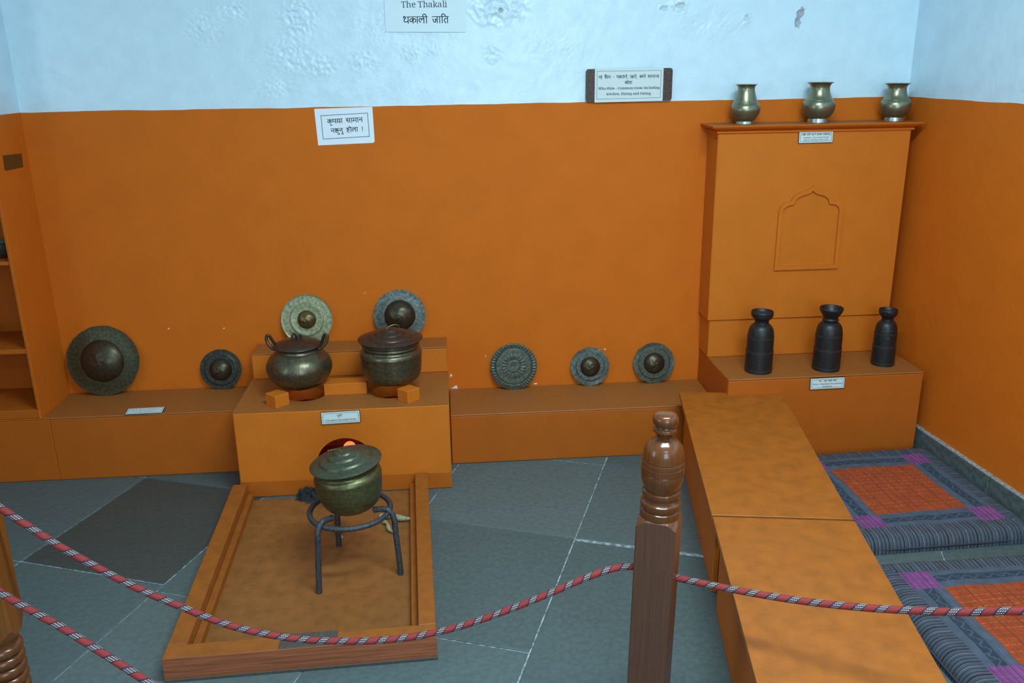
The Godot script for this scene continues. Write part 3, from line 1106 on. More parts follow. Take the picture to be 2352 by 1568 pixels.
func mat_texture() -> ImageTexture:
	var w := 740
	var h := 820
	var im := Image.create(w, h, false, Image.FORMAT_RGB8)
	var n := noise(FastNoiseLite.TYPE_SIMPLEX_SMOOTH, 0.02, 3, 77)
	var fl := noise(FastNoiseLite.TYPE_CELLULAR, 0.09, 1, 78)
	for y in h:
		for x in w:
			var s := (float(x) / w - 0.5) * 2.0 * MAT_A
			var t := (float(y) / h - 0.5) * 2.0 * MAT_B
			var ax := absf(s)
			var az := absf(t)
			var c: Color
			if ax < 0.168 and az < 0.18:
				c = rgb(158, 66, 26)
				if fposmod(s, 0.028) < 0.0016:
					c = rgb(60, 50, 34)
				elif fposmod(t, 0.026) < 0.0014:
					c = rgb(166, 132, 80) if fposmod(s, 0.018) < 0.011 else rgb(150, 70, 34)
				elif fposmod(s + 0.01, 0.028) < 0.0012:
					c = rgb(146, 60, 26)
			elif ax < 0.258 and az < 0.27:
				if ax > 0.168 and az > 0.18:
					c = rgb(122, 66, 120)
					if fposmod(s, 0.018) < 0.0014:
						c = rgb(74, 40, 66)
					elif fposmod(t, 0.0165) < 0.0014:
						c = rgb(72, 66, 150)
					elif fposmod(s + 0.006, 0.018) < 0.001:
						c = rgb(180, 100, 150)
				else:
					var d := (ax - 0.168) if ax > 0.168 else (az - 0.18)
					var e := t if ax > 0.168 else s
					c = rgb(70, 87, 104)
					if d > 0.03 and d < 0.062:
						c = rgb(42, 58, 76)
						var wv := absf(d - 0.046 - 0.008 * sin(e * 150.0))
						if wv < 0.0028 or fl.get_noise_2d(x * 1.6, y * 1.6) > -0.25:
							c = rgb(70, 88, 102)
					elif fposmod(d, 0.0075) < 0.0014:
						c = rgb(112, 112, 122)
					elif fposmod(d, 0.0075) < 0.0034:
						c = rgb(52, 70, 90)
			else:
				# stripes run across the edge
				var outx := (ax - 0.258) / (MAT_A - 0.258)
				var outz := (az - 0.27) / (MAT_B - 0.27)
				var e := s if outz > outx else t
				var ph := fposmod(e, 0.052) / 0.052
				c = rgb(66, 82, 96)
				for b in STRIPES:
					if ph >= b[0] and ph < b[1]:
						c = rgb(b[2], b[3], b[4])
			var k := 1.0 + n.get_noise_2d(x, y) * 0.12 + (0.05 if (x + y) % 2 == 0 else -0.05)
			im.set_pixel(x, y, shade(c, k))
	return ImageTexture.create_from_image(im)


func mat_mesh(seed_: int) -> ArrayMesh:
	var st := begin()
	var nx := 56
	var nz := 60
	var a := 0.262
	var b := 0.285
	var hgt := 0.056
	var lump := noise(FastNoiseLite.TYPE_SIMPLEX_SMOOTH, 5.0, 2, seed_)
	var pos := []
	for j in nz + 1:
		var row := []
		for i in nx + 1:
			var s := (float(i) / nx - 0.5) * 2.0 * MAT_A
			var t := (float(j) / nz - 0.5) * 2.0 * MAT_B
			var dx := maxf(absf(s) - a, 0.0) / (MAT_A - a)
			var dz := maxf(absf(t) - b, 0.0) / (MAT_B - b)
			var r := Vector2(dx, dz).length()
			var dirv := Vector2(dx, dz) / maxf(r, 1e-6)
			r = minf(r, 1.0)
			# flat rim strip, then a rounded side
			var ang := clampf((r - 0.25) / 0.75, 0.0, 1.0) * PI * 0.5
			var y := hgt * pow(cos(ang), 0.75)
			var outw := 0.026 * minf(r, 0.25) / 0.25 + 0.040 * sin(ang)
			var x := signf(s) * (minf(absf(s), a) + dirv.x * outw)
			var z := signf(t) * (minf(absf(t), b) + dirv.y * outw)
			y += lump.get_noise_2d(s, t) * 0.005 * (1.0 - r)
			row.append([Vector3(x, maxf(y, 0.0), z), Vector2(s / (2.0 * MAT_A) + 0.5, t / (2.0 * MAT_B) + 0.5)])
		pos.append(row)
	var nor := []
	for j in nz + 1:
		var row := []
		for i in nx + 1:
			var du: Vector3 = pos[j][mini(i + 1, nx)][0] - pos[j][maxi(i - 1, 0)][0]
			var dv: Vector3 = pos[mini(j + 1, nz)][i][0] - pos[maxi(j - 1, 0)][i][0]
			var nn := dv.cross(du)
			row.append(nn.normalized() if nn.length() > 1e-9 else Vector3.UP)
		nor.append(row)
	for j in nz:
		for i in nx:
			var p00: Array = pos[j][i]
			var p10: Array = pos[j][i + 1]
			var p11: Array = pos[j + 1][i + 1]
			var p01: Array = pos[j + 1][i]
			tri(st, p00[0], p10[0], p11[0], nor[j][i], nor[j][i + 1], nor[j + 1][i + 1], p00[1], p10[1], p11[1])
			tri(st, p00[0], p11[0], p01[0], nor[j][i], nor[j + 1][i + 1], nor[j + 1][i], p00[1], p11[1], p01[1])
	return st.commit()


func build_mats() -> void:
	var m := StandardMaterial3D.new()
	m.albedo_texture = mat_texture()
	m.roughness = 0.95
	m.normal_enabled = true
	m.normal_texture = M.bump_fine
	m.normal_scale = 0.3
	var defs := [
		[V3(1.655, 0, 0.815), 2.0, "woven checked sitting mat, orange centre with blue border, before the cabinet platform"],
		[V3(1.664, 0, 1.632), 1.0, "woven checked sitting mat at the lower right picture corner"],
	]
	for i in 2:
		var t := thing("sitting_mat", defs[i][2], "mat", defs[i][0], defs[i][1], "woven sitting mats")
		t.scale.x = [1.02, 1.08][i]
		part("cushion", mat_mesh(5 + i), m, t)
		# piping along the front and side seam
		var st := begin()
		var loop := []
		for k in 81:
			var a := TAU * k / 80
			var p := 8.0
			var ca := cos(a)
			var sa := sin(a)
			var rr := pow(pow(absf(ca), p) + pow(absf(sa), p), -1.0 / p)
			loop.append(V3(0.327 * rr * ca, 0.017, 0.35 * rr * sa))
		add_tube(st, loop, 0.0035, 6, false)
		part("seam_piping", st.commit(), M.mat_piping if M.has("mat_piping") else plain(rgb(52, 60, 74), 0.95), t)


# ------------------------------------------------------------------ cooking pots
func handle_loop(p: Node3D, pts: Array, r: float, m: Material, called := "handle") -> void:
	part(called, tube(spline(pts, 6), r, 8), m, p)


func build_pots() -> void:
	# round pot with two ear handles
	var p := thing("cooking_pot", "round-bellied dark bronze pot with two ear handles and lid, on the oven's left hole", "pot", V3(-0.592, 0.3855, 0.345), -4.0)
	part("body", lathe(smooth_prof([0, 0.0, 0.045, 0.002, 0.085, 0.017, 0.114, 0.045, 0.127, 0.078, 0.1265, 0.1, 0.115, 0.125, 0.096, 0.145, 0.084, 0.155, 0.081, 0.162, 0.083, 0.168, 0.09, 0.173]), 56), M.bronze, p)
	var lid := part("lid", lathe(smooth_prof([0.091, 0.172, 0.094, 0.174, 0.093, 0.177, 0.085, 0.182, 0.055, 0.193, 0.02, 0.199, 0, 0.200], 3), 48), M.bronze_dark, p)
	for s in [-1.0, 1.0]:
		var hp := [V3(s * 0.082, 0.162, 0.016), V3(s * 0.098, 0.166, 0.012), V3(s * 0.116, 0.188, 0.004), V3(s * 0.118, 0.21, 0.0), V3(s * 0.108, 0.213, -0.002), V3(s * 0.1, 0.196, -0.006), V3(s * 0.09, 0.174, -0.012), V3(s * 0.082, 0.166, -0.016)]
		handle_loop(p, hp, 0.0062, M.bronze_dark)
	var st := begin()
	add_tube(st, spline([V3(-0.016, 0.196, 0.004), V3(-0.017, 0.212, 0.003), V3(-0.011, 0.221, 0.0), V3(-0.004, 0.212, -0.003), V3(-0.005, 0.196, -0.004)], 5), 0.0042, 8)
	add_tube(st, spline([V3(0.006, 0.196, 0.006), V3(0.006, 0.21, 0.005), V3(0.011, 0.217, 0.002), V3(0.016, 0.208, -0.002), V3(0.016, 0.196, -0.003)], 5), 0.004, 8)
	part("lid_loop", st.commit(), M.bronze_dark, lid)
	# straight pot on the right hole
	var q := thing("cooking_pot", "straight-sided bronze pot with a stepped dark lid, on the oven's right hole", "pot", V3(-0.230, 0.4028, 0.352))
	part("body", lathe(smooth_prof([0, 0.0, 0.07, 0.001, 0.098, 0.008, 0.113, 0.028, 0.118, 0.06, 0.121, 0.106, 0.1225, 0.112, 0.119, 0.124, 0.1105, 0.132, 0.109, 0.138, 0.1125, 0.142, 0.1135, 0.146, 0.110, 0.149, 0.1105, 0.153, 0.116, 0.158, 0.117, 0.161, 0.1145, 0.164, 0.118, 0.168, 0.1235, 0.171]), 56), M.bronze, q)
	var l2 := part("lid", lathe(stepped_lid(0.1265, 0.1705, 0.8), 56), M.bronze_dark, q)
	wire_bail(l2, V3(0.012, 0.2125, 0.0), 20.0, 0.026)
	# straight pot on the tripod, sitting askew
	var t := thing("cooking_pot", "straight-sided greenish bronze pot with a tilted lid, standing on the iron tripod", "pot", V3(-0.329, 0.2325, 1.09))
	t.rotation_degrees = V3(0.0, 0.0, 4.5)
	part("body", lathe(smooth_prof([0.0, 0.0, 0.05, 0.0023, 0.078, 0.016, 0.096, 0.0433, 0.104, 0.0752, 0.107, 0.1117, 0.1085, 0.1208, 0.104, 0.1322, 0.097, 0.1391, 0.0955, 0.1459, 0.1, 0.1528, 0.108, 0.1585, 0.1105, 0.1619]), 56), M.bronze_green, t)
	var l3 := part("lid", lathe(stepped_lid(0.1145, 0.0, 0.84), 56), M.lid_olive, t, V3(0, 0.1645, 0))
	l3.rotation_degrees = V3(1.5, 0, 2.0)
	wire_bail(l3, V3(-0.026, 0.0425, 0.004), 150.0, 0.024, 75.0)


func stepped_lid(r: float, y: float, k: float) -> Array:
	var o := []
	for q in [[r, 0.0], [r + 0.001, 0.003], [r * 0.98, 0.006], [r * 0.82, 0.012], [r * 0.745, 0.0145], [r * 0.72, 0.021], [r * 0.66, 0.0255], [r * 0.53, 0.0285], [r * 0.50, 0.0295], [r * 0.47, 0.036], [r * 0.42, 0.0395], [r * 0.30, 0.042], [r * 0.285, 0.044], [r * 0.26, 0.049], [r * 0.1, 0.0515], [0.0, 0.052]]:
		o.append(Vector2(q[0], y + q[1] * k))
	return o


func wire_bail(lid: Node3D, at: Vector3, turn: float, s: float, lay := 0.0) -> void:
	var m := part("wire_handle", tube(spline([V3(-s, 0.001, 0), V3(-s * 0.4, 0.012, 0.002), V3(s * 0.5, 0.014, 0.003), V3(s, 0.006, 0.002), V3(s * 0.95, -0.002, -0.006)], 5), 0.0016, 6), M.wire, lid, at)
	m.rotation_degrees = V3(lay, turn, 0)


# ------------------------------------------------------------------ cymbal-like metal lids leaning on the wall
func smooth_dome(f: float, rd: float, hd: float, p := 2.0) -> float:
	if f >= rd:
		return 0.0
	return hd * pow(maxf(1.0 - pow(f / rd, p), 0.0), 0.62)


func leaning_lid(label: String, x: float, y: float, z: float, radius: float, lean: float, turn: float, plate: Material, dome: Material, rd: float, hd: float, height: Callable, edge: Callable) -> Node3D:
	var t := thing("metal_disc", label, "disc", V3(x, y, z), 0.0, "round metal discs leaning on the wall")
	t.rotation_degrees = V3(-lean, 0, turn)
	var c := V3(0, radius, 0)
	part("plate", relief_disc(radius, 0.003, 64, 96, height, edge), plate, t, c)
	if rd > 0.0:
		var b := part("boss", relief_disc(radius * rd, 0.001, 18, 48, func(f, a): return 0.001 + smooth_dome(f, 1.0, hd) + 0.0006 * sin(a * 3.0 + f * 9.0), func(a): return 1.0), dome, t, c)
		var kn := part("knob_stub", lathe(smooth_prof([0, 0.0, 0.0, 0.005, 0.004, 0.005, 0.006, 0.002, 0.007, -0.004], 3), 12), dome, b, V3(-0.006, -0.004, hd))
		kn.rotation_degrees.x = 80
	return t


func build_lids() -> void:
	var even := func(_a): return 1.0
	var g1 := noise(FastNoiseLite.TYPE_SIMPLEX_SMOOTH, 1.2, 3, 91)
	var wob1 := func(a): return 1.0 + 0.012 * g1.get_noise_2d(cos(a) * 1.4, sin(a) * 1.4) * 2.0
	var wob2 := func(a): return 1.0 + 0.03 * g1.get_noise_2d(cos(a) * 3.2 + 7.0, sin(a) * 3.2)
	var wob3 := func(a): return 1.0 + 0.035 * g1.get_noise_2d(cos(a) * 3.0 - 5.0, sin(a) * 3.0)
	leaning_lid("largest round bronze disc with a wide boss, leaning on the left ledge", -1.448, 0.2765, 0.056, 0.149, 9.5, 6.0, M.patina_olive, M.dome, 0.62, 0.042, func(f, a): return 0.008 * smoothstep(0.95, 0.5, f) + 0.002 * sin(a * 2.0 + 1.0) * f, wob1)
	leaning_lid("small dark metal disc on the left ledge beside the oven", -0.984, 0.2735, 0.036, 0.0875, 9.5, 0.0, M.patina_dark, M.dome, 0.56, 0.03, func(f, _a): return 0.004 * smoothstep(0.82, 0.76, f), wob1)
	leaning_lid("pale green metal disc with ring line, on the oven step behind the round pot", -0.600, 0.4645, 0.044, 0.108, 10.0, 0.0, M.patina_light, M.dome_brass, 0.375, 0.024, func(f, _a): return 0.005 * smoothstep(0.67, 0.64, f) - 0.002 * smoothstep(0.62, 0.45, f) + 0.002 * smoothstep(0.94, 1.0, f), even)
	leaning_lid("bluish metal disc with a big dark boss, on the oven step behind the straight pot", -0.206, 0.4645, 0.044, 0.1115, 10.0, 0.0, M.patina_blue, M.dome, 0.60, 0.04, func(f, a): return 0.003 * smoothstep(0.9, 0.6, f) + 0.0012 * sin(a * 3.0) * f, even)
	# embossed lid: ribbed rim, groove and petals
	var emb := func(f, a):
		var h := 0.0
		if f > 0.8 and f < 0.96:
			h = 0.003 + 0.0016 * cos(a * 46.0) * smoothstep(0.8, 0.84, f) * smoothstep(0.96, 0.93, f)
		elif f <= 0.8:
			h = 0.001 + 0.003 * smoothstep(0.79, 0.75, f)
			if f > 0.27 and f < 0.55:
				h += 0.0018 * absf(sin(a * 10.0)) * sin((f - 0.27) / 0.28 * PI)
			h += 0.0016 * smoothstep(0.27, 0.23, f) - 0.001 * smoothstep(0.22, 0.0, f)
		else:
			h = 0.0015
		return h
	var t := thing("metal_disc", "embossed metal disc with petal pattern and ribbed rim, right of the oven", "disc", V3(0.285, 0.2200, 0.042), 0.0, "round metal discs leaning on the wall")
	t.rotation_degrees = V3(-10.0, 0, 2.0)
	part("plate", relief_disc(0.1035, 0.003, 60, 276, emb, wob1), M.patina, t, V3(0, 0.1035, 0))
	leaning_lid("small bluish metal disc with wavy edge, middle of the three right of the oven", 0.628, 0.2200, 0.036, 0.087, 10.0, 3.0, M.patina_blue, M.dome, 0.53, 0.027, func(f, a): return 0.0045 * smoothstep(0.75, 0.72, f) + 0.0016 * sin(a * 4.0) * smoothstep(0.8, 1.0, f), wob2)
	leaning_lid("small metal disc with wavy edge, nearest the cabinet", 0.906, 0.2200, 0.038, 0.0925, 10.0, -4.0, M.patina, M.dome, 0.53, 0.028, func(f, a): return 0.0045 * smoothstep(0.78, 0.75, f) + 0.0018 * sin(a * 3.0 + 2.0) * smoothstep(0.8, 1.0, f), wob3)


# ------------------------------------------------------------------ brass vases on the cabinet
func build_vases() -> void:
	var y := 1.3515
	var pa := [0.036, 0.012, 0.048, 0.024, 0.0585, 0.046, 0.060, 0.060, 0.0555, 0.074, 0.050, 0.082, 0.044, 0.096, 0.037, 0.118, 0.0335, 0.136, 0.0355, 0.147, 0.0425, 0.1525, 0.044, 0.1535, 0.042, 0.1540, 0.035, 0.148, 0.031, 0.137, 0.034, 0.116]
	var pb := [0.040, 0.017, 0.052, 0.028, 0.063, 0.047, 0.0655, 0.064, 0.0625, 0.079, 0.055, 0.0905, 0.046, 0.104, 0.0395, 0.124, 0.0385, 0.139, 0.0430, 0.150, 0.0520, 0.1562, 0.0535, 0.157, 0.051, 0.1575, 0.041, 0.151, 0.036, 0.139, 0.037, 0.124]
	var defs := [
		[1.232, pa, 1.0, 0.034, 0.012, 0.0515, 0.080, "narrow-necked brass vase on the cabinet top, nearest the signboard"],
		[1.538, pb, 1.0, 0.040, 0.017, 0.057, 0.088, "widest brass vase in the middle of the cabinet top"],
		[1.863, pb, 0.945, 0.040, 0.017, 0.057, 0.088, "brass vase on the cabinet top beside the room corner"],
	]
	for d in defs:
		var t := thing("brass_vase", d[7], "vase", V3(d[0], y, 0.088), 0.0, "brass vases on the cabinet")
		var k: float = d[2]
		var pr := []
		for q in smooth_prof(d[1], 4):
			pr.append(q * k)
		part("body", lathe(pr, 48), M.brass, t)
		var fr: float = d[3] * k
		var fh: float = d[4] * k
		part("foot", lathe(prof_of([0, 0, fr - 0.001, 0, fr, 0.001, fr - 0.001, fh * 0.5, fr - 0.002, fh - 0.001, fr - 0.006, fh + 0.001]), 48), M.brass_foot, t)
		var rr: float = d[5] * k
		var ry: float = d[6] * k
		part("ridge", lathe(prof_of([rr - 0.002, ry - 0.002, rr + 0.0012, ry - 0.0005, rr + 0.0006, ry + 0.001, rr - 0.004, ry + 0.0025]), 48), M.brass, t)


# ------------------------------------------------------------------ dark wooden bottles on the platform
func build_bottles() -> void:
	var funnel := [0.029, 0.204, 0.028, 0.214, 0.032, 0.222, 0.0415, 0.2335, 0.045, 0.246, 0.0445, 0.255, 0.041, 0.2565, 0.038, 0.249, 0.026, 0.238, 0.012, 0.232, 0.0, 0.231]
	var wide := [0.029, 0.205, 0.031, 0.211, 0.0335, 0.213, 0.029, 0.218, 0.030, 0.224, 0.037, 0.236, 0.0465, 0.254, 0.0465, 0.262, 0.043, 0.2635, 0.036, 0.247, 0.024, 0.231, 0.010, 0.226, 0.0, 0.226]
	var defs := [
		[1.276, 0.331, 1.0, funnel, "dark wooden bottle with funnel mouth, left one on the platform"],
		[1.562, 0.338, 1.0, wide, "dark wooden bottle with the widest funnel mouth, above the caption plaque"],
		[1.821, 0.308, 0.93, funnel, "slimmer dark wooden bottle with pale scuff marks, nearest the room corner"],
	]
	for i in 3:
		var d: Array = defs[i]
		var t := thing("wooden_bottle", d[4], "bottle", V3(d[0], 0.3695, d[1]), 30.0 * i, "dark wooden bottles on the platform")
		var k: float = d[2]
		var kr: float = k * (0.9 if i == 2 else 1.0)
		var body := [0.0, 0.0, 0.050, 0.0, 0.0545, 0.004, 0.0555, 0.03, 0.055, 0.088, 0.0538, 0.092, 0.0536, 0.14, 0.0515, 0.166, 0.0465, 0.186, 0.038, 0.198, 0.0295, 0.2045]
		part("body", lathe(scaled(smooth_prof(body, 3), kr, k), 40), M.black_wood, t)
		part("funnel_mouth", lathe(scaled(smooth_prof(d[3], 3), kr, k), 40), M.black_wood, t)
		for b in [[0.0553, 0.088], [0.0535, 0.148], [0.0556, 0.012]]:
			part("carved_band", lathe(scaled(prof_of([b[0] - 0.002, b[1] - 0.004, b[0] + 0.0008, b[1] - 0.003, b[0] + 0.0008, b[1] + 0.003, b[0] - 0.002, b[1] + 0.004]), kr, k), 40), M.black_band, t)
		if i == 2:
			for q in [[-0.016, 0.165, 0.012, 0.006], [0.004, 0.168, 0.012, 0.005], [-0.004, 0.134, 0.011, 0.005]]:
				var st := begin()
				var rr: float = 0.0538 * kr + 0.0012
				for s in 6:
					var a0: float = q[0] / rr + (float(s) / 6 - 0.5) * q[2] / rr * 2.0
					var a1: float = q[0] / rr + (float(s + 1) / 6 - 0.5) * q[2] / rr * 2.0
					var h := 0.6 + 0.4 * sin(PI * (s + 0.5) / 6)
					var n := V3(sin(a0), 0, cos(a0))
					quad(st, V3(sin(a0) * rr, q[1] * k - q[3] * 0.5 * h, cos(a0) * rr), V3(sin(a1) * rr, q[1] * k - q[3] * 0.5 * h, cos(a1) * rr), V3(sin(a1) * rr, q[1] * k + q[3] * 0.5 * h, cos(a1) * rr), V3(sin(a0) * rr, q[1] * k + q[3] * 0.5 * h, cos(a0) * rr), n)
				part("pale_scuff", st.commit(), M.patina, t).rotation_degrees.y = -60.0 - 12.0


func scaled(prof: Array, kr: float, ky: float) -> Array:
	var o := []
	for q in prof:
		o.append(Vector2(q.x * kr, q.y * ky))
	return o


# ------------------------------------------------------------------ rope posts
func build_posts() -> void:
	var top := 0.862
	var p := thing("rope_post", "varnished wooden post with turned knob, in front of the low tables", "post", V3(0.456, 0, 1.9))
	p.rotation_degrees = V3(0, -24.0, -1.1)
	var h := 0.046
	var cs := CSGCombiner3D.new()
	cs.name = "shaft"
	var bx := CSGMesh3D.new()
	bx.name = "square_shaft"
	bx.mesh = box(V3(-h, 0.0, -h), V3(h, top - 0.25, h), 0.003)
	bx.material = M.varnish_face
	cs.add_child(bx)
	var cone := CSGMesh3D.new()
	cone.name = "shoulder_cut"
	cone.mesh = lathe(prof_of([0.0, top - 0.249, 0.046, top - 0.249, 0.052, top - 0.2525, 0.058, top - 0.2585, 0.0655, top - 0.268, 0.09, top - 0.30, 0.12, top - 0.40, 0.12, -0.05, 0.0, -0.05]), 48)
	cone.operation = CSGShape3D.OPERATION_INTERSECTION
	cone.material = M.varnish
	cs.add_child(cone)
	p.add_child(cs)
	var pr := []
	for q in [[0, 0], [0.016, 0.0], [0.0245, -0.004], [0.0285, -0.011], [0.029, -0.019], [0.026, -0.027], [0.0205, -0.031], [0.0215, -0.034], [0.026, -0.037], [0.0268, -0.042], [0.022, -0.047], [0.0175, -0.052], [0.0165, -0.058], [0.0195, -0.061], [0.032, -0.067], [0.0415, -0.079], [0.0455, -0.094], [0.0472, -0.110], [0.0462, -0.1115], [0.0477, -0.113], [0.0484, -0.122], [0.0470, -0.1235], [0.0485, -0.125], [0.0485, -0.139], [0.0475, -0.140], [0.0482, -0.1415], [0.0475, -0.155], [0.0440, -0.170], [0.0385, -0.181], [0.0380, -0.184], [0.0425, -0.187], [0.0435, -0.192], [0.0425, -0.197], [0.0375, -0.200], [0.0368, -0.206], [0.0400, -0.210], [0.0455, -0.214], [0.0465, -0.220], [0.0450, -0.226], [0.0415, -0.228], [0.0415, -0.231], [0.0455, -0.234], [0.0462, -0.240], [0.0455, -0.251]]:
		pr.append(Vector2(q[0], top + q[1]))
	pr.reverse()
	part("turned_head", lathe(pr, 56), M.varnish, p)
	# post cut by the left picture edge
	var q := thing("rope_post", "wooden post with turned rings at the left picture edge", "post", V3(-1.036, 0, 1.9))
	q.rotation_degrees.y = 8.0
	var g := 0.046
	var us := CSGCombiner3D.new()
	us.name = "upper_shaft"
	var ub := CSGMesh3D.new()
	ub.name = "square_shaft"
	ub.mesh = box(V3(-g, 0.388, -g), V3(g, 0.80, g), 0.004)
	ub.material = M.varnish_light
	us.add_child(ub)
	var uc := CSGMesh3D.new()
	uc.name = "shoulder_cut"
	uc.mesh = lathe(prof_of([0.0, 0.386, 0.042, 0.386, 0.049, 0.397, 0.057, 0.411, 0.0655, 0.428, 0.12, 0.47, 0.12, 0.85, 0.0, 0.85]), 48)
	uc.operation = CSGShape3D.OPERATION_INTERSECTION
	uc.material = M.varnish_light
	us.add_child(uc)
	q.add_child(us)
	var rp := [Vector2(0.034, 0.15)]
	for k in 8:
		var y0 := 0.16 + k * 0.0265
		for s in 7:
			var a := PI * s / 6
			rp.append(Vector2(0.037 + 0.0095 * sin(a), y0 + 0.0265 * (0.5 - 0.46 * cos(a))))
	rp.append(Vector2(0.036, 0.378))
	rp.append(Vector2(0.041, 0.388))
	part("turned_rings", lathe(rp, 48), M.varnish, q)
	part("base_shaft", box(V3(-g, 0.0, -g), V3(g, 0.155, g), 0.004), M.varnish_light, q)
	part("knob", lathe(smooth_prof([0.04, 0.80, 0.03, 0.81, 0.046, 0.84, 0.045, 0.87, 0.02, 0.89, 0.028, 0.905, 0.024, 0.92, 0, 0.923], 3), 40), M.varnish, q)


# ------------------------------------------------------------------ red cord ropes
func rope_texture() -> ImageTexture:
	var s := 256
	var im := Image.create(s, s, false, Image.FORMAT_RGB8)
	for y in s:
		for x in s:
			var u := float(x) / s
			var v := float(y) / s
			var ph := fposmod(v - u, 1.0)
			var c := rgb(158, 52, 46)
			# fine braid of the red yarn
			var b1 := fposmod(u * 18.0 + v * 9.0, 1.0)
			var b2 := fposmod(u * 18.0 - v * 9.0, 1.0)
			if b1 < 0.24 or b2 < 0.18:
				c = rgb(104, 28, 34)
			if ph < 0.52:
				c = rgb(56, 36, 66)
				if ph > 0.08 and ph < 0.44:
					var w := (ph - 0.08) / 0.36
					var across := fposmod(u * 11.0, 1.0)
					var along := fposmod(w * 4.0, 1.0)
					if across > 0.46 and along > 0.4:
						var col := int(w * 4.0)
						c = rgb(196, 180, 112) if col == 0 or col == 3 else rgb(176, 180, 186)
			im.set_pixel(x, y, c)
	return ImageTexture.create_from_image(im)


func build_ropes() -> void:
	var m := StandardMaterial3D.new()
	m.albedo_texture = rope_texture()
	m.roughness = 0.8
	m.uv1_scale = Vector3(1, 1.0 / 0.046, 1)
	m.normal_enabled = true
	m.normal_texture = M.bump_fine
	m.normal_scale = 0.4
	var r1 := [V3(-0.992, 0.726, 1.9), V3(-0.973, 0.707, 1.900), V3(-0.927, 0.663, 1.900), V3(-0.855, 0.597, 1.900), V3(-0.730, 0.500, 1.900), V3(-0.624, 0.434, 1.900), V3(-0.533, 0.383, 1.900), V3(-0.438, 0.348, 1.900), V3(-0.340, 0.326, 1.900), V3(-0.210, 0.315, 1.900), V3(-0.109, 0.319, 1.900), V3(-0.006, 0.338, 1.900), V3(0.097, 0.370, 1.900), V3(0.201, 0.410, 1.900), V3(0.303, 0.453, 1.900), V3(0.364, 0.472, 1.900), V3(0.400, 0.475, 1.900), V3(0.425, 0.472, 1.9)]
	var r2 := [V3(-1.005, 0.57, 1.952), V3(-0.965, 0.550, 1.980), V3(-0.907, 0.524, 2.003), V3(-0.829, 0.492, 2.033), V3(-0.753, 0.455, 2.063), V3(-0.678, 0.419, 2.094), V3(-0.604, 0.381, 2.125), V3(-0.51, 0.322, 2.175), V3(-0.41, 0.24, 2.25), V3(-0.33, 0.135, 2.34), V3(-0.27, 0.045, 2.44), V3(-0.21, 0.009, 2.55), V3(-0.05, 0.009, 2.75)]
	var r3 := [V3(0.500, 0.442, 1.897), V3(0.509, 0.439, 1.900), V3(0.600, 0.441, 1.951), V3(0.693, 0.447, 2.005), V3(0.780, 0.460, 2.060), V3(0.867, 0.482, 2.120), V3(0.941, 0.508, 2.175), V3(1.019, 0.543, 2.239), V3(1.083, 0.583, 2.300), V3(1.25, 0.64, 2.42), V3(1.45, 0.72, 2.52), V3(1.62, 0.80, 2.6)]
	var labels := ["red braided rope sagging from the left edge across the tray to the turned post", "red braided rope crossing the lower left corner", "red braided rope running right from the turned post over the near table"]
	var all := [r1, r2, r3]
	for i in 3:
		var t := thing("barrier_rope", labels[i], "rope", Vector3.ZERO, 0.0, "red barrier ropes")
		part("cord", tube(spline(all[i], 8), 0.0082, 16), m, t)


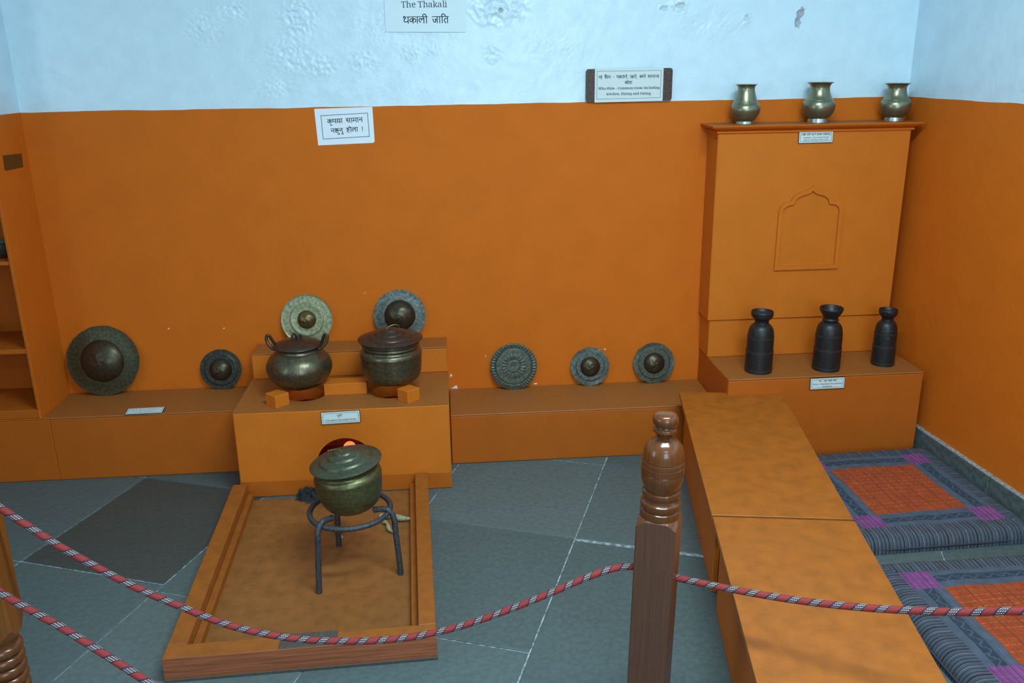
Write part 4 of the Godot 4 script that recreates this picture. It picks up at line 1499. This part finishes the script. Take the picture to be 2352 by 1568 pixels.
# ------------------------------------------------------------------ lettering
# glyphs: advance, then strokes as flat x,y lists; headline at y = 1, foot at y = 0
const GLYPH := {
	"tha": [0.80, [0.17, 0.84, 0.06, 0.86, 0.03, 0.99, 0.14, 1.07, 0.27, 0.97, 0.28, 0.78, 0.12, 0.6, 0.08, 0.4, 0.28, 0.2, 0.64, 0.36], [0.64, 1, 0.64, 0]],
	"ka": [0.92, [0.5, 0.58, 0.32, 0.72, 0.1, 0.6, 0.08, 0.36, 0.28, 0.26, 0.5, 0.52, 0.7, 0.7, 0.88, 0.56, 0.84, 0.3, 0.72, 0.2], [0.5, 1, 0.5, 0]],
	"aa": [0.34, [0.17, 1, 0.17, 0]],
	"la": [0.88, [0.7, 0.66, 0.56, 0.74, 0.44, 0.62, 0.40, 0.42], [0.42, 0.6, 0.28, 0.74, 0.08, 0.62, 0.08, 0.38, 0.26, 0.12], [0.7, 1, 0.7, 0]],
	"ii": [0.34, [0.17, 1, 0.17, 0], [-0.28, 1, -0.30, 1.24, -0.14, 1.42, 0.06, 1.34, 0.17, 1.02]],
	"ja": [0.84, [0.68, 0.6, 0.38, 0.6, 0.5, 0.4, 0.42, 0.18, 0.24, 0.2, 0.06, 0.66], [0.68, 1, 0.68, 0]],
	"i": [0.34, [0.17, 1, 0.17, 0], [0.17, 1, 0.12, 1.26, 0.30, 1.42, 0.52, 1.3, 0.66, 1.02]],
	"ta": [0.72, [0.56, 0.7, 0.3, 0.72, 0.1, 0.5, 0.16, 0.24, 0.34, 0.0], [0.56, 1, 0.56, 0]],
	"ri": [0.0, [-0.30, -0.16, -0.40, -0.30, -0.28, -0.44, -0.10, -0.40]],
	"pa": [0.78, [0.16, 1, 0.14, 0.6, 0.28, 0.42, 0.62, 0.5], [0.62, 1, 0.62, 0]],
	"ya": [0.80, [0.12, 0.96, 0.3, 0.86, 0.26, 0.62, 0.1, 0.56, 0.14, 0.3, 0.32, 0.2, 0.64, 0.5], [0.64, 1, 0.64, 0]],
	"sa": [0.90, [0.3, 1, 0.32, 0.78, 0.1, 0.66, 0.2, 0.46, 0.5, 0.08], [0.24, 0.54, 0.74, 0.54], [0.74, 1, 0.74, 0]],
	"sh": [0.52, [0.3, 1, 0.32, 0.78, 0.1, 0.66, 0.2, 0.46, 0.46, 0.08], [0.24, 0.54, 0.52, 0.54]],
	"ma": [0.82, [0.22, 1, 0.22, 0.42, 0.12, 0.34, 0.1, 0.46, 0.22, 0.46, 0.66, 0.46], [0.66, 1, 0.66, 0]],
	"mh": [0.52, [0.22, 1, 0.22, 0.42, 0.12, 0.34, 0.1, 0.46, 0.22, 0.46, 0.54, 0.46]],
	"na": [0.74, [0.58, 0.56, 0.26, 0.56, 0.14, 0.62, 0.12, 0.48, 0.24, 0.46, 0.28, 0.56], [0.58, 1, 0.58, 0]],
	"nh": [0.46, [0.48, 0.56, 0.26, 0.56, 0.14, 0.62, 0.12, 0.48, 0.24, 0.46, 0.28, 0.56]],
	"chha": [0.86, [0.34, 1, 0.34, 0.86, 0.14, 0.74, 0.28, 0.6, 0.5, 0.56, 0.3, 0.46, 0.12, 0.32, 0.3, 0.12, 0.62, 0.2, 0.7, 0.5, 0.6, 0.78, 0.46, 0.7, 0.56, 0.52]],
	"u": [0.0, [-0.34, -0.18, -0.24, -0.4, -0.06, -0.38, 0.0, -0.2, -0.14, -0.06]],
	"ha": [0.74, [0.46, 1, 0.44, 0.84, 0.2, 0.8, 0.14, 0.68, 0.4, 0.62, 0.58, 0.5, 0.44, 0.4, 0.2, 0.36, 0.18, 0.16, 0.34, 0.02, 0.54, -0.06]],
	"o": [0.34, [0.17, 1, 0.17, 0], [0.17, 1, 0.04, 1.2, -0.22, 1.34]],
	"e": [0.0, [-0.16, 1, -0.26, 1.2, -0.52, 1.36]],
	"dha": [0.80, [0.2, 0.98, 0.06, 0.86, 0.2, 0.76, 0.32, 0.88, 0.2, 0.98, 0.3, 0.66, 0.1, 0.5, 0.14, 0.26, 0.34, 0.2, 0.64, 0.46], [0.64, 1, 0.64, 0]],
	"uu": [0.72, [0.1, 0.86, 0.36, 0.92, 0.5, 0.76, 0.26, 0.62, 0.5, 0.52, 0.54, 0.26, 0.3, 0.12, 0.08, 0.3]],
	"kha": [1.0, [0.12, 0.98, 0.26, 0.8, 0.1, 0.66, 0.22, 0.3, 0.46, 0.12, 0.84, 0.3], [0.84, 0.62, 0.62, 0.7, 0.5, 0.52, 0.62, 0.36, 0.84, 0.56], [0.84, 1, 0.84, 0]],
	"ba": [0.80, [0.64, 0.64, 0.34, 0.7, 0.1, 0.5, 0.3, 0.28, 0.64, 0.46], [0.2, 0.62, 0.52, 0.34], [0.64, 1, 0.64, 0]],
	"tta": [0.78, [0.4, 1, 0.4, 0.78, 0.14, 0.62, 0.08, 0.36, 0.3, 0.12, 0.58, 0.2, 0.68, 0.46, 0.56, 0.7, 0.4, 0.78]],
	"bha": [0.82, [0.1, 0.9, 0.2, 1.0, 0.3, 0.86, 0.28, 0.44, 0.14, 0.34, 0.1, 0.46, 0.3, 0.48, 0.66, 0.48], [0.66, 1, 0.66, 0]],
	"ra": [0.56, [0.2, 1, 0.36, 0.84, 0.3, 0.64, 0.1, 0.58, 0.24, 0.36, 0.46, 0.04]],
	"dda": [0.66, [0.34, 1, 0.34, 0.84, 0.12, 0.7, 0.3, 0.56, 0.52, 0.44, 0.44, 0.16, 0.2, 0.1]],
	"va": [0.80, [0.64, 0.64, 0.34, 0.7, 0.1, 0.5, 0.3, 0.28, 0.64, 0.46], [0.64, 1, 0.64, 0]],
	"n_": [0.0, [-0.2, 1.2, -0.14, 1.26, -0.08, 1.2, -0.14, 1.14, -0.2, 1.2]],
	",": [0.3, [0.16, 0.06, 0.2, -0.04, 0.1, -0.2]],
	"-": [0.6, [0.1, 0.5, 0.5, 0.5]],
	"!": [0.4, [0.2, 1.1, 0.2, 0.3], [0.2, 0.06, 0.2, -0.02]],
}


# script line as one mesh of flat strokes, centred on x; size is the height from foot to headline
func script_mesh(text: String, size: float, weight: float, width := 0.0) -> ArrayMesh:
	var st := begin()
	var x := 0.0
	var segs := []
	for word in text.split(" ", false):
		var from := x
		var lined := true
		for key in word.split(".", false):
			var g: Array = GLYPH[key]
			if key in [",", "-", "!"]:
				if from < x and lined:
					segs.append([Vector2(from, 1), Vector2(x, 1)])
				lined = false
			for k in range(1, g.size()):
				var s: Array = g[k]
				var pts := []
				for i in range(0, s.size(), 2):
					pts.append(Vector2(x + s[i], s[i + 1]))
				if pts.size() > 2:
					var fine := []
					for i in pts.size() - 1:
						for q in 4:
							fine.append((pts[i] as Vector2).cubic_interpolate(pts[i + 1], pts[maxi(i - 1, 0)], pts[mini(i + 2, pts.size() - 1)], q / 4.0))
					fine.append(pts[-1])
					pts = fine
				for i in pts.size() - 1:
					segs.append([pts[i], pts[i + 1]])
			if key == "tha" and from == x:
				from += 0.46
			x += g[0]
		if lined:
			segs.append([Vector2(from - 0.02, 1), Vector2(x, 1)])
		x += 0.62
	x -= 0.62
	var kx := size if width <= 0.0 else width / x
	for s in segs:
		var a := Vector2((s[0].x - x * 0.5) * kx, s[0].y * size)
		var b := Vector2((s[1].x - x * 0.5) * kx, s[1].y * size)
		var d := (b - a).normalized()
		var hw := weight * 0.5
		if absf(d.y) < 0.2:
			hw *= 0.8
		var o := Vector2(-d.y, d.x) * hw
		a -= d * hw * 0.4
		b += d * hw * 0.4
		quad(st, V3(a.x - o.x, a.y - o.y, 0), V3(b.x - o.x, b.y - o.y, 0), V3(b.x + o.x, b.y + o.y, 0), V3(a.x + o.x, a.y + o.y, 0), V3(0, 0, 1))
	return st.commit()


func latin(called: String, text: String, width: float, at: Vector3, parent: Node3D, bold: bool, m: Material, squeeze := 1.0) -> void:
	var tm := TextMesh.new()
	var f := SystemFont.new()
	f.font_names = PackedStringArray(["Droid Serif"])
	f.font_weight = 700 if bold else 400
	tm.font = f
	tm.font_size = 48
	tm.pixel_size = 0.01
	tm.depth = 0.0
	tm.text = text
	tm.horizontal_alignment = HORIZONTAL_ALIGNMENT_CENTER
	tm.vertical_alignment = VERTICAL_ALIGNMENT_CENTER
	var bb := tm.get_aabb()
	var k := width / maxf(bb.size.x, 0.001)
	var o := part(called, tm, m, parent, at)
	o.scale = V3(k, k * squeeze, 1.0)


func frame_line(parent: Node3D, w: float, h: float, t: float, z: float, m: Material) -> void:
	var a := PackedVector2Array([Vector2(-w, -h), Vector2(w, -h), Vector2(w, h), Vector2(-w, h)])
	var b := PackedVector2Array([Vector2(-w + t, -h + t), Vector2(w - t, -h + t), Vector2(w - t, h - t), Vector2(-w + t, h - t)])
	part("border_line", ring_prism(a, b, z - 0.0002, z), m, parent)


func plaque(label: String, at: Vector3, turn: Vector3, w: float, h: float, lines: Array) -> void:
	var p := thing("caption_plaque", label, "plaque", at, 0.0, "caption plaques")
	p.rotation_degrees = turn
	part("backing", box(V3(-w / 2 - 0.002, -h / 2 - 0.002, 0), V3(w / 2 + 0.002, h / 2 + 0.002, 0.004), 0.001), M.plaque_back, p)
	part("paper", box(V3(-w / 2, -h / 2, 0.0035), V3(w / 2, h / 2, 0.0046), 0.0002), M.paper_old, p)
	frame_line(p, w / 2 - 0.0045, h / 2 - 0.0045, 0.0016, 0.0049, M.ink_blue)
	for l in lines:
		if l[0] == "s":
			part("script_line", script_mesh(l[1], l[4], 0.0011, l[2]), M.ink, p, V3(l[5] if l.size() > 5 else 0.0, l[3], 0.0049))
		elif l[0] == "m":
			part("text_line", worn_print(l[1], l[2]), M.ink, p, V3(0, l[3], 0.0049))
		else:
			latin("text_line", l[1], l[2], V3(l[4] if l.size() > 4 else 0.0, l[3], 0.0049), p, true, M.ink)


# a line of print too small to be read: short strokes in word groups
func worn_print(seed_: int, width: float) -> ArrayMesh:
	var r := RandomNumberGenerator.new()
	r.seed = seed_
	var st := begin()
	var x := -width * 0.5
	var left := 5
	while x < width * 0.5:
		if left == 0:
			left = r.randi_range(3, 8)
			x += 0.004
			continue
		left -= 1
		var h := r.randf_range(0.0032, 0.0052)
		var w := r.randf_range(0.0006, 0.0011)
		quad(st, V3(x, 0, 0), V3(x + w, 0, 0), V3(x + w, h, 0), V3(x, h, 0), V3(0, 0, 1))
		if r.randf() < 0.6:
			var y := r.randf_range(0.0005, 0.003)
			quad(st, V3(x, y, 0), V3(x + 0.0021, y, 0), V3(x + 0.0021, y + 0.0007, 0), V3(x, y + 0.0007, 0), V3(0, 0, 1))
		x += r.randf_range(0.0022, 0.0032)
	return st.commit()


func build_signs() -> void:
	# paper notice on the orange paint
	var n := thing("paper_notice", "white paper notice with a ruled border, on the orange wall above the oven", "notice", V3(-0.3855, 1.369, 0.0037))
	n.rotation_degrees.z = 1.2
	part("sheet", prism(PackedVector2Array([Vector2(-0.115, 0.070), Vector2(-0.113, -0.073), Vector2(0.108, -0.072), Vector2(0.114, -0.066), Vector2(0.116, 0.069)]), 0.0, 0.0006), M.paper, n)
	var a := PackedVector2Array([Vector2(-0.092, -0.05), Vector2(0.096, -0.047), Vector2(0.096, 0.047), Vector2(-0.092, 0.044)])
	var b := PackedVector2Array([Vector2(-0.0895, -0.0475), Vector2(0.0935, -0.0445), Vector2(0.0935, 0.0445), Vector2(-0.0895, 0.0415)])
	part("border_line", ring_prism(a, b, 0.0006, 0.0009), M.ink_blue, n)
	part("script_line", script_mesh("ka.ri.pa.ya.aa sa.aa.ma.aa.na", 0.0165, 0.0026, 0.141), M.ink, n, V3(0.003, 0.0115, 0.001)).rotation_degrees.z = 0.9
	part("script_line", script_mesh("na.chha.u.na.u ha.o.la.aa !", 0.0165, 0.0026, 0.131), M.ink, n, V3(0.008, -0.0255, 0.001)).rotation_degrees.z = 0.9
	# sheet pasted on the white wall
	var w := thing("wall_sheet", "pale paper title sheet pasted on the white wall at the top picture edge", "sheet", V3(-0.044, 1.835, 0.0045))
	part("sheet", prism(PackedVector2Array([Vector2(-0.158, 0.11), Vector2(-0.157, -0.112), Vector2(0.156, -0.116), Vector2(0.158, 0.11)]), 0.0, 0.0006), M.paper_wall, w)
	latin("title_line", "The Thakali", 0.178, V3(-0.003, -0.0125, 0.001), w, false, M.ink)
	part("script_line", script_mesh("tha.ka.aa.la.ii ja.aa.i.ta", 0.0235, 0.0033, 0.177), M.ink, w, V3(0.002, -0.0815, 0.001))
	# wooden sign board
	var s := thing("sign_board", "dark wooden board with a pasted caption, on the wall edge left of the brass vases", "sign", V3(0.769, 1.5085, 0.004))
	var o := PackedVector2Array()
	for c in [[0.166, 0.053, 0.0], [-0.166, 0.053, 90.0], [-0.166, -0.053, 180.0], [0.166, -0.053, 270.0]]:
		for k in 5:
			var t := deg_to_rad(c[2] + 22.5 * k)
			o.append(Vector2(c[0] + cos(t) * 0.011, c[1] + sin(t) * 0.011))
	part("board", prism(o, 0.0, 0.012), M.sign_wood, s)
	part("paper", prism(PackedVector2Array([Vector2(-0.142, 0.065), Vector2(-0.142, -0.066), Vector2(0.139, -0.064), Vector2(0.139, 0.065)]), 0.012, 0.0128), M.paper_old, s)
	var c1 := PackedVector2Array([Vector2(-0.134, -0.054), Vector2(0.130, -0.052), Vector2(0.130, 0.056), Vector2(-0.134, 0.056)])
	var c2 := PackedVector2Array([Vector2(-0.1325, -0.0525), Vector2(0.1285, -0.0505), Vector2(0.1285, 0.0545), Vector2(-0.1325, 0.0545)])
	part("border_line", ring_prism(c1, c2, 0.0128, 0.0131), M.ink_blue, s)
	part("script_line", script_mesh("mh.ha i.dha.ma - pa.ka.aa.uu.na.e., kha.aa.na.e., ba.sh.na.e sa.aa.ma.aa.nh.ya", 0.0112, 0.0017, 0.248), M.ink, s, V3(-0.003, 0.0265, 0.0132))
	part("script_line", script_mesh("ka.o.tta.aa", 0.0112, 0.0017, 0.030), M.ink, s, V3(-0.004, 0.004, 0.0132))
	latin("text_line", "Mha dhin – Common room including", 0.252, V3(-0.001, -0.0115, 0.0132), s, true, M.ink)
	latin("text_line", "kitchen, Dining and Sitting", 0.183, V3(-0.002, -0.0335, 0.0132), s, true, M.ink)
	# caption plaques
	plaque("small caption plaque on the oven front edge above the fire mouth", V3(-0.4225, 0.321, 0.5249), V3(-4, 0, 1.2), 0.144, 0.046, [["s", "bha.u.bha.ii", 0.019, 0.0035, 0.0075, -0.004], ["t", "Fire place (Ground Oven)", 0.117, -0.0095, 0.0]])
	plaque("small caption plaque on the platform front below the dark bottles", V3(1.5335, 0.3375, 0.4246), V3(-4, 0, 0.4), 0.142, 0.045, [["s", "pa.na - ja.aa.n_.dda ra.aa.kha.na.e bha.aa.n_.dda.o", 0.074, 0.008, 0.0058], ["t", "Parn – Containers for pouring", 0.122, -0.0015], ["t", "local beer", 0.04, -0.0125]])
	plaque("small caption plaque under the cabinet's moulding, below the brass vases", V3(1.511, 1.298, 0.1485), V3(-2, 0, 0.5), 0.140, 0.044, [["s", "pa.kha.ii pa.aa.na.ii cha.dda.aa.na.e ha.aa.dda.ka.aa aa.mh.kha.o.ra.aa.ha.ra.u".replace("cha", "ja"), 0.118, 0.0075, 0.0056], ["t", "Aamkhora - The vessels of metal", 0.108, -0.0015], ["t", "alloy for offering water to God", 0.102, -0.0105]])
	plaque("small caption plaque lying tipped back on the left ledge's edge", V3(-1.238, 0.2745, 0.262), V3(-82, 1.5, 0), 0.142, 0.046, [["m", 11, 0.112, 0.0055], ["m", 12, 0.104, -0.0035], ["m", 13, 0.072, -0.0125]])
	# strip of brown tape on the pier
	var tp := thing("tape_strip", "strip of brown tape stuck on the orange pier at the left edge", "tape", V3(-1.6322, 1.268, 0.133))
	tp.rotation_degrees.y = 90
	part("strip", prism(PackedVector2Array([Vector2(-0.074, 0.030), Vector2(-0.079, -0.022), Vector2(-0.068, -0.027), Vector2(0.071, -0.029), Vector2(0.077, 0.023)]), 0.0, 0.0009), M.tape, tp)


# ------------------------------------------------------------------ tripod, sticks and scraps
func build_small() -> void:
	var c := V3(-0.339, 0.0105, 1.092)
	var t := thing("iron_tripod", "black iron tripod pot stand of ribbed bar, standing on the hearth tray", "tripod", c)
	var ring := []
	for k in 49:
		var a := TAU * k / 48
		ring.append(V3(cos(a) * 0.129, 0.219, sin(a) * 0.129))
	part("ring", ribbed(ring, 0.0084, 0.008), M.iron, t)
	for f in [[-0.439, 1.223], [-0.185, 1.142], [-0.407, 0.942]]:
		var d := V3(f[0], 0, f[1]) - V3(c.x, 0, c.z)
		var u := d.normalized()
		var foot := V3(d.x, 0.0, d.z)
		var pts := [u * 0.082 + V3(0, 0.2265, 0), u * 0.105 + V3(0, 0.2315, 0), u * 0.127 + V3(0, 0.2325, 0), u * 0.142 + V3(0, 0.22, 0), u * 0.15 + V3(0, 0.198, 0), u * 0.152 + V3(0, 0.16, 0), foot.lerp(u * 0.152, 0.5) + V3(0, 0.085, 0), foot + V3(0, 0.0005, 0)]
		part("leg", ribbed(spline(pts, 6), 0.0092, 0.008), M.iron_ash if f[0] > -0.2 and false else M.iron, t)
	# pale ash smear at the foot of the right leg
	var sticks := [
		[V3(-0.275, 0.0225, 0.768), V3(-0.155, 0.0245, 0.802), 0.012, "thick pale kindling stick behind the tripod's right leg"],
		[V3(-0.436, 0.0205, 0.76), V3(-0.405, 0.0205, 0.90), 0.010, "pale kindling stick under the pot, behind the tripod ring"],
		[V3(-0.262, 0.0195, 0.80), V3(-0.222, 0.0195, 0.885), 0.009, "thin pale kindling stick lying towards the tripod's right leg"],
	]
	for s in sticks:
		var k := thing("kindling_stick", s[3], "stick", Vector3.ZERO, 0.0, "kindling sticks")
		var pts := []
		var rad := []
		for i in 9:
			var f := i / 8.0
			pts.append((s[0] as Vector3).lerp(s[1], f) + V3(sin(f * 7.0) * 0.003, sin(f * 5.0) * 0.002, cos(f * 9.0) * 0.003))
			rad.append(s[2] * (0.75 + 0.25 * sin(f * 11.0 + 1.0)))
		part("wood", tube(pts, rad, 9), M.stick, k)
	# crumpled black scrap by the oven foot
	var n := noise(FastNoiseLite.TYPE_SIMPLEX_SMOOTH, 4.5, 2, 66)
	var sc := thing("cloth_scrap", "crumpled black cloth scrap at the oven's foot behind the tripod", "cloth", V3(-0.552, 0.0102, 0.572))
	var st := begin()
	var w := 24
	var pos := []
	for j in w + 1:
		var row := []
		for i in w + 1:
			var u := float(i) / w - 0.5
			var v := float(j) / w - 0.5
			var r := Vector2(u, v).length()
			var edge := smoothstep(0.55, 0.3, r + n.get_noise_2d(u * 0.5, v * 0.5) * 0.15)
			row.append(V3(u * 0.12 + n.get_noise_2d(u + 3.0, v) * 0.015, edge * (0.012 + absf(n.get_noise_2d(u * 0.6, v * 0.6)) * 0.05), v * 0.085 + n.get_noise_2d(u, v + 5.0) * 0.01))
		pos.append(row)
	for j in w:
		for i in w:
			var a: Vector3 = pos[j][i]
			var b: Vector3 = pos[j][i + 1]
			var cc: Vector3 = pos[j + 1][i + 1]
			var d: Vector3 = pos[j + 1][i]
			if maxf(maxf(a.y, b.y), maxf(cc.y, d.y)) < 0.0035:
				continue
			var nn := (d - a).cross(b - a).normalized()
			quad(st, a, b, cc, d, nn)
	part("fabric", st.commit(), M.cloth_black, sc)


# ribbed reinforcing bar along points
func ribbed(pts: Array, r: float, pitch: float) -> ArrayMesh:
	var fine := []
	var rad := []
	for i in pts.size() - 1:
		var a: Vector3 = pts[i]
		var b: Vector3 = pts[i + 1]
		var k := maxi(1, int(ceil((b - a).length() / 0.003)))
		for q in k:
			fine.append(a.lerp(b, float(q) / k))
	fine.append(pts[-1])
	var along := 0.0
	for i in fine.size():
		if i > 0:
			along += (fine[i] - fine[i - 1]).length()
		rad.append(r * (1.0 + 0.12 * (1.0 if fposmod(along, pitch) < pitch * 0.4 else 0.0)))
	return tube(fine, rad, 10)
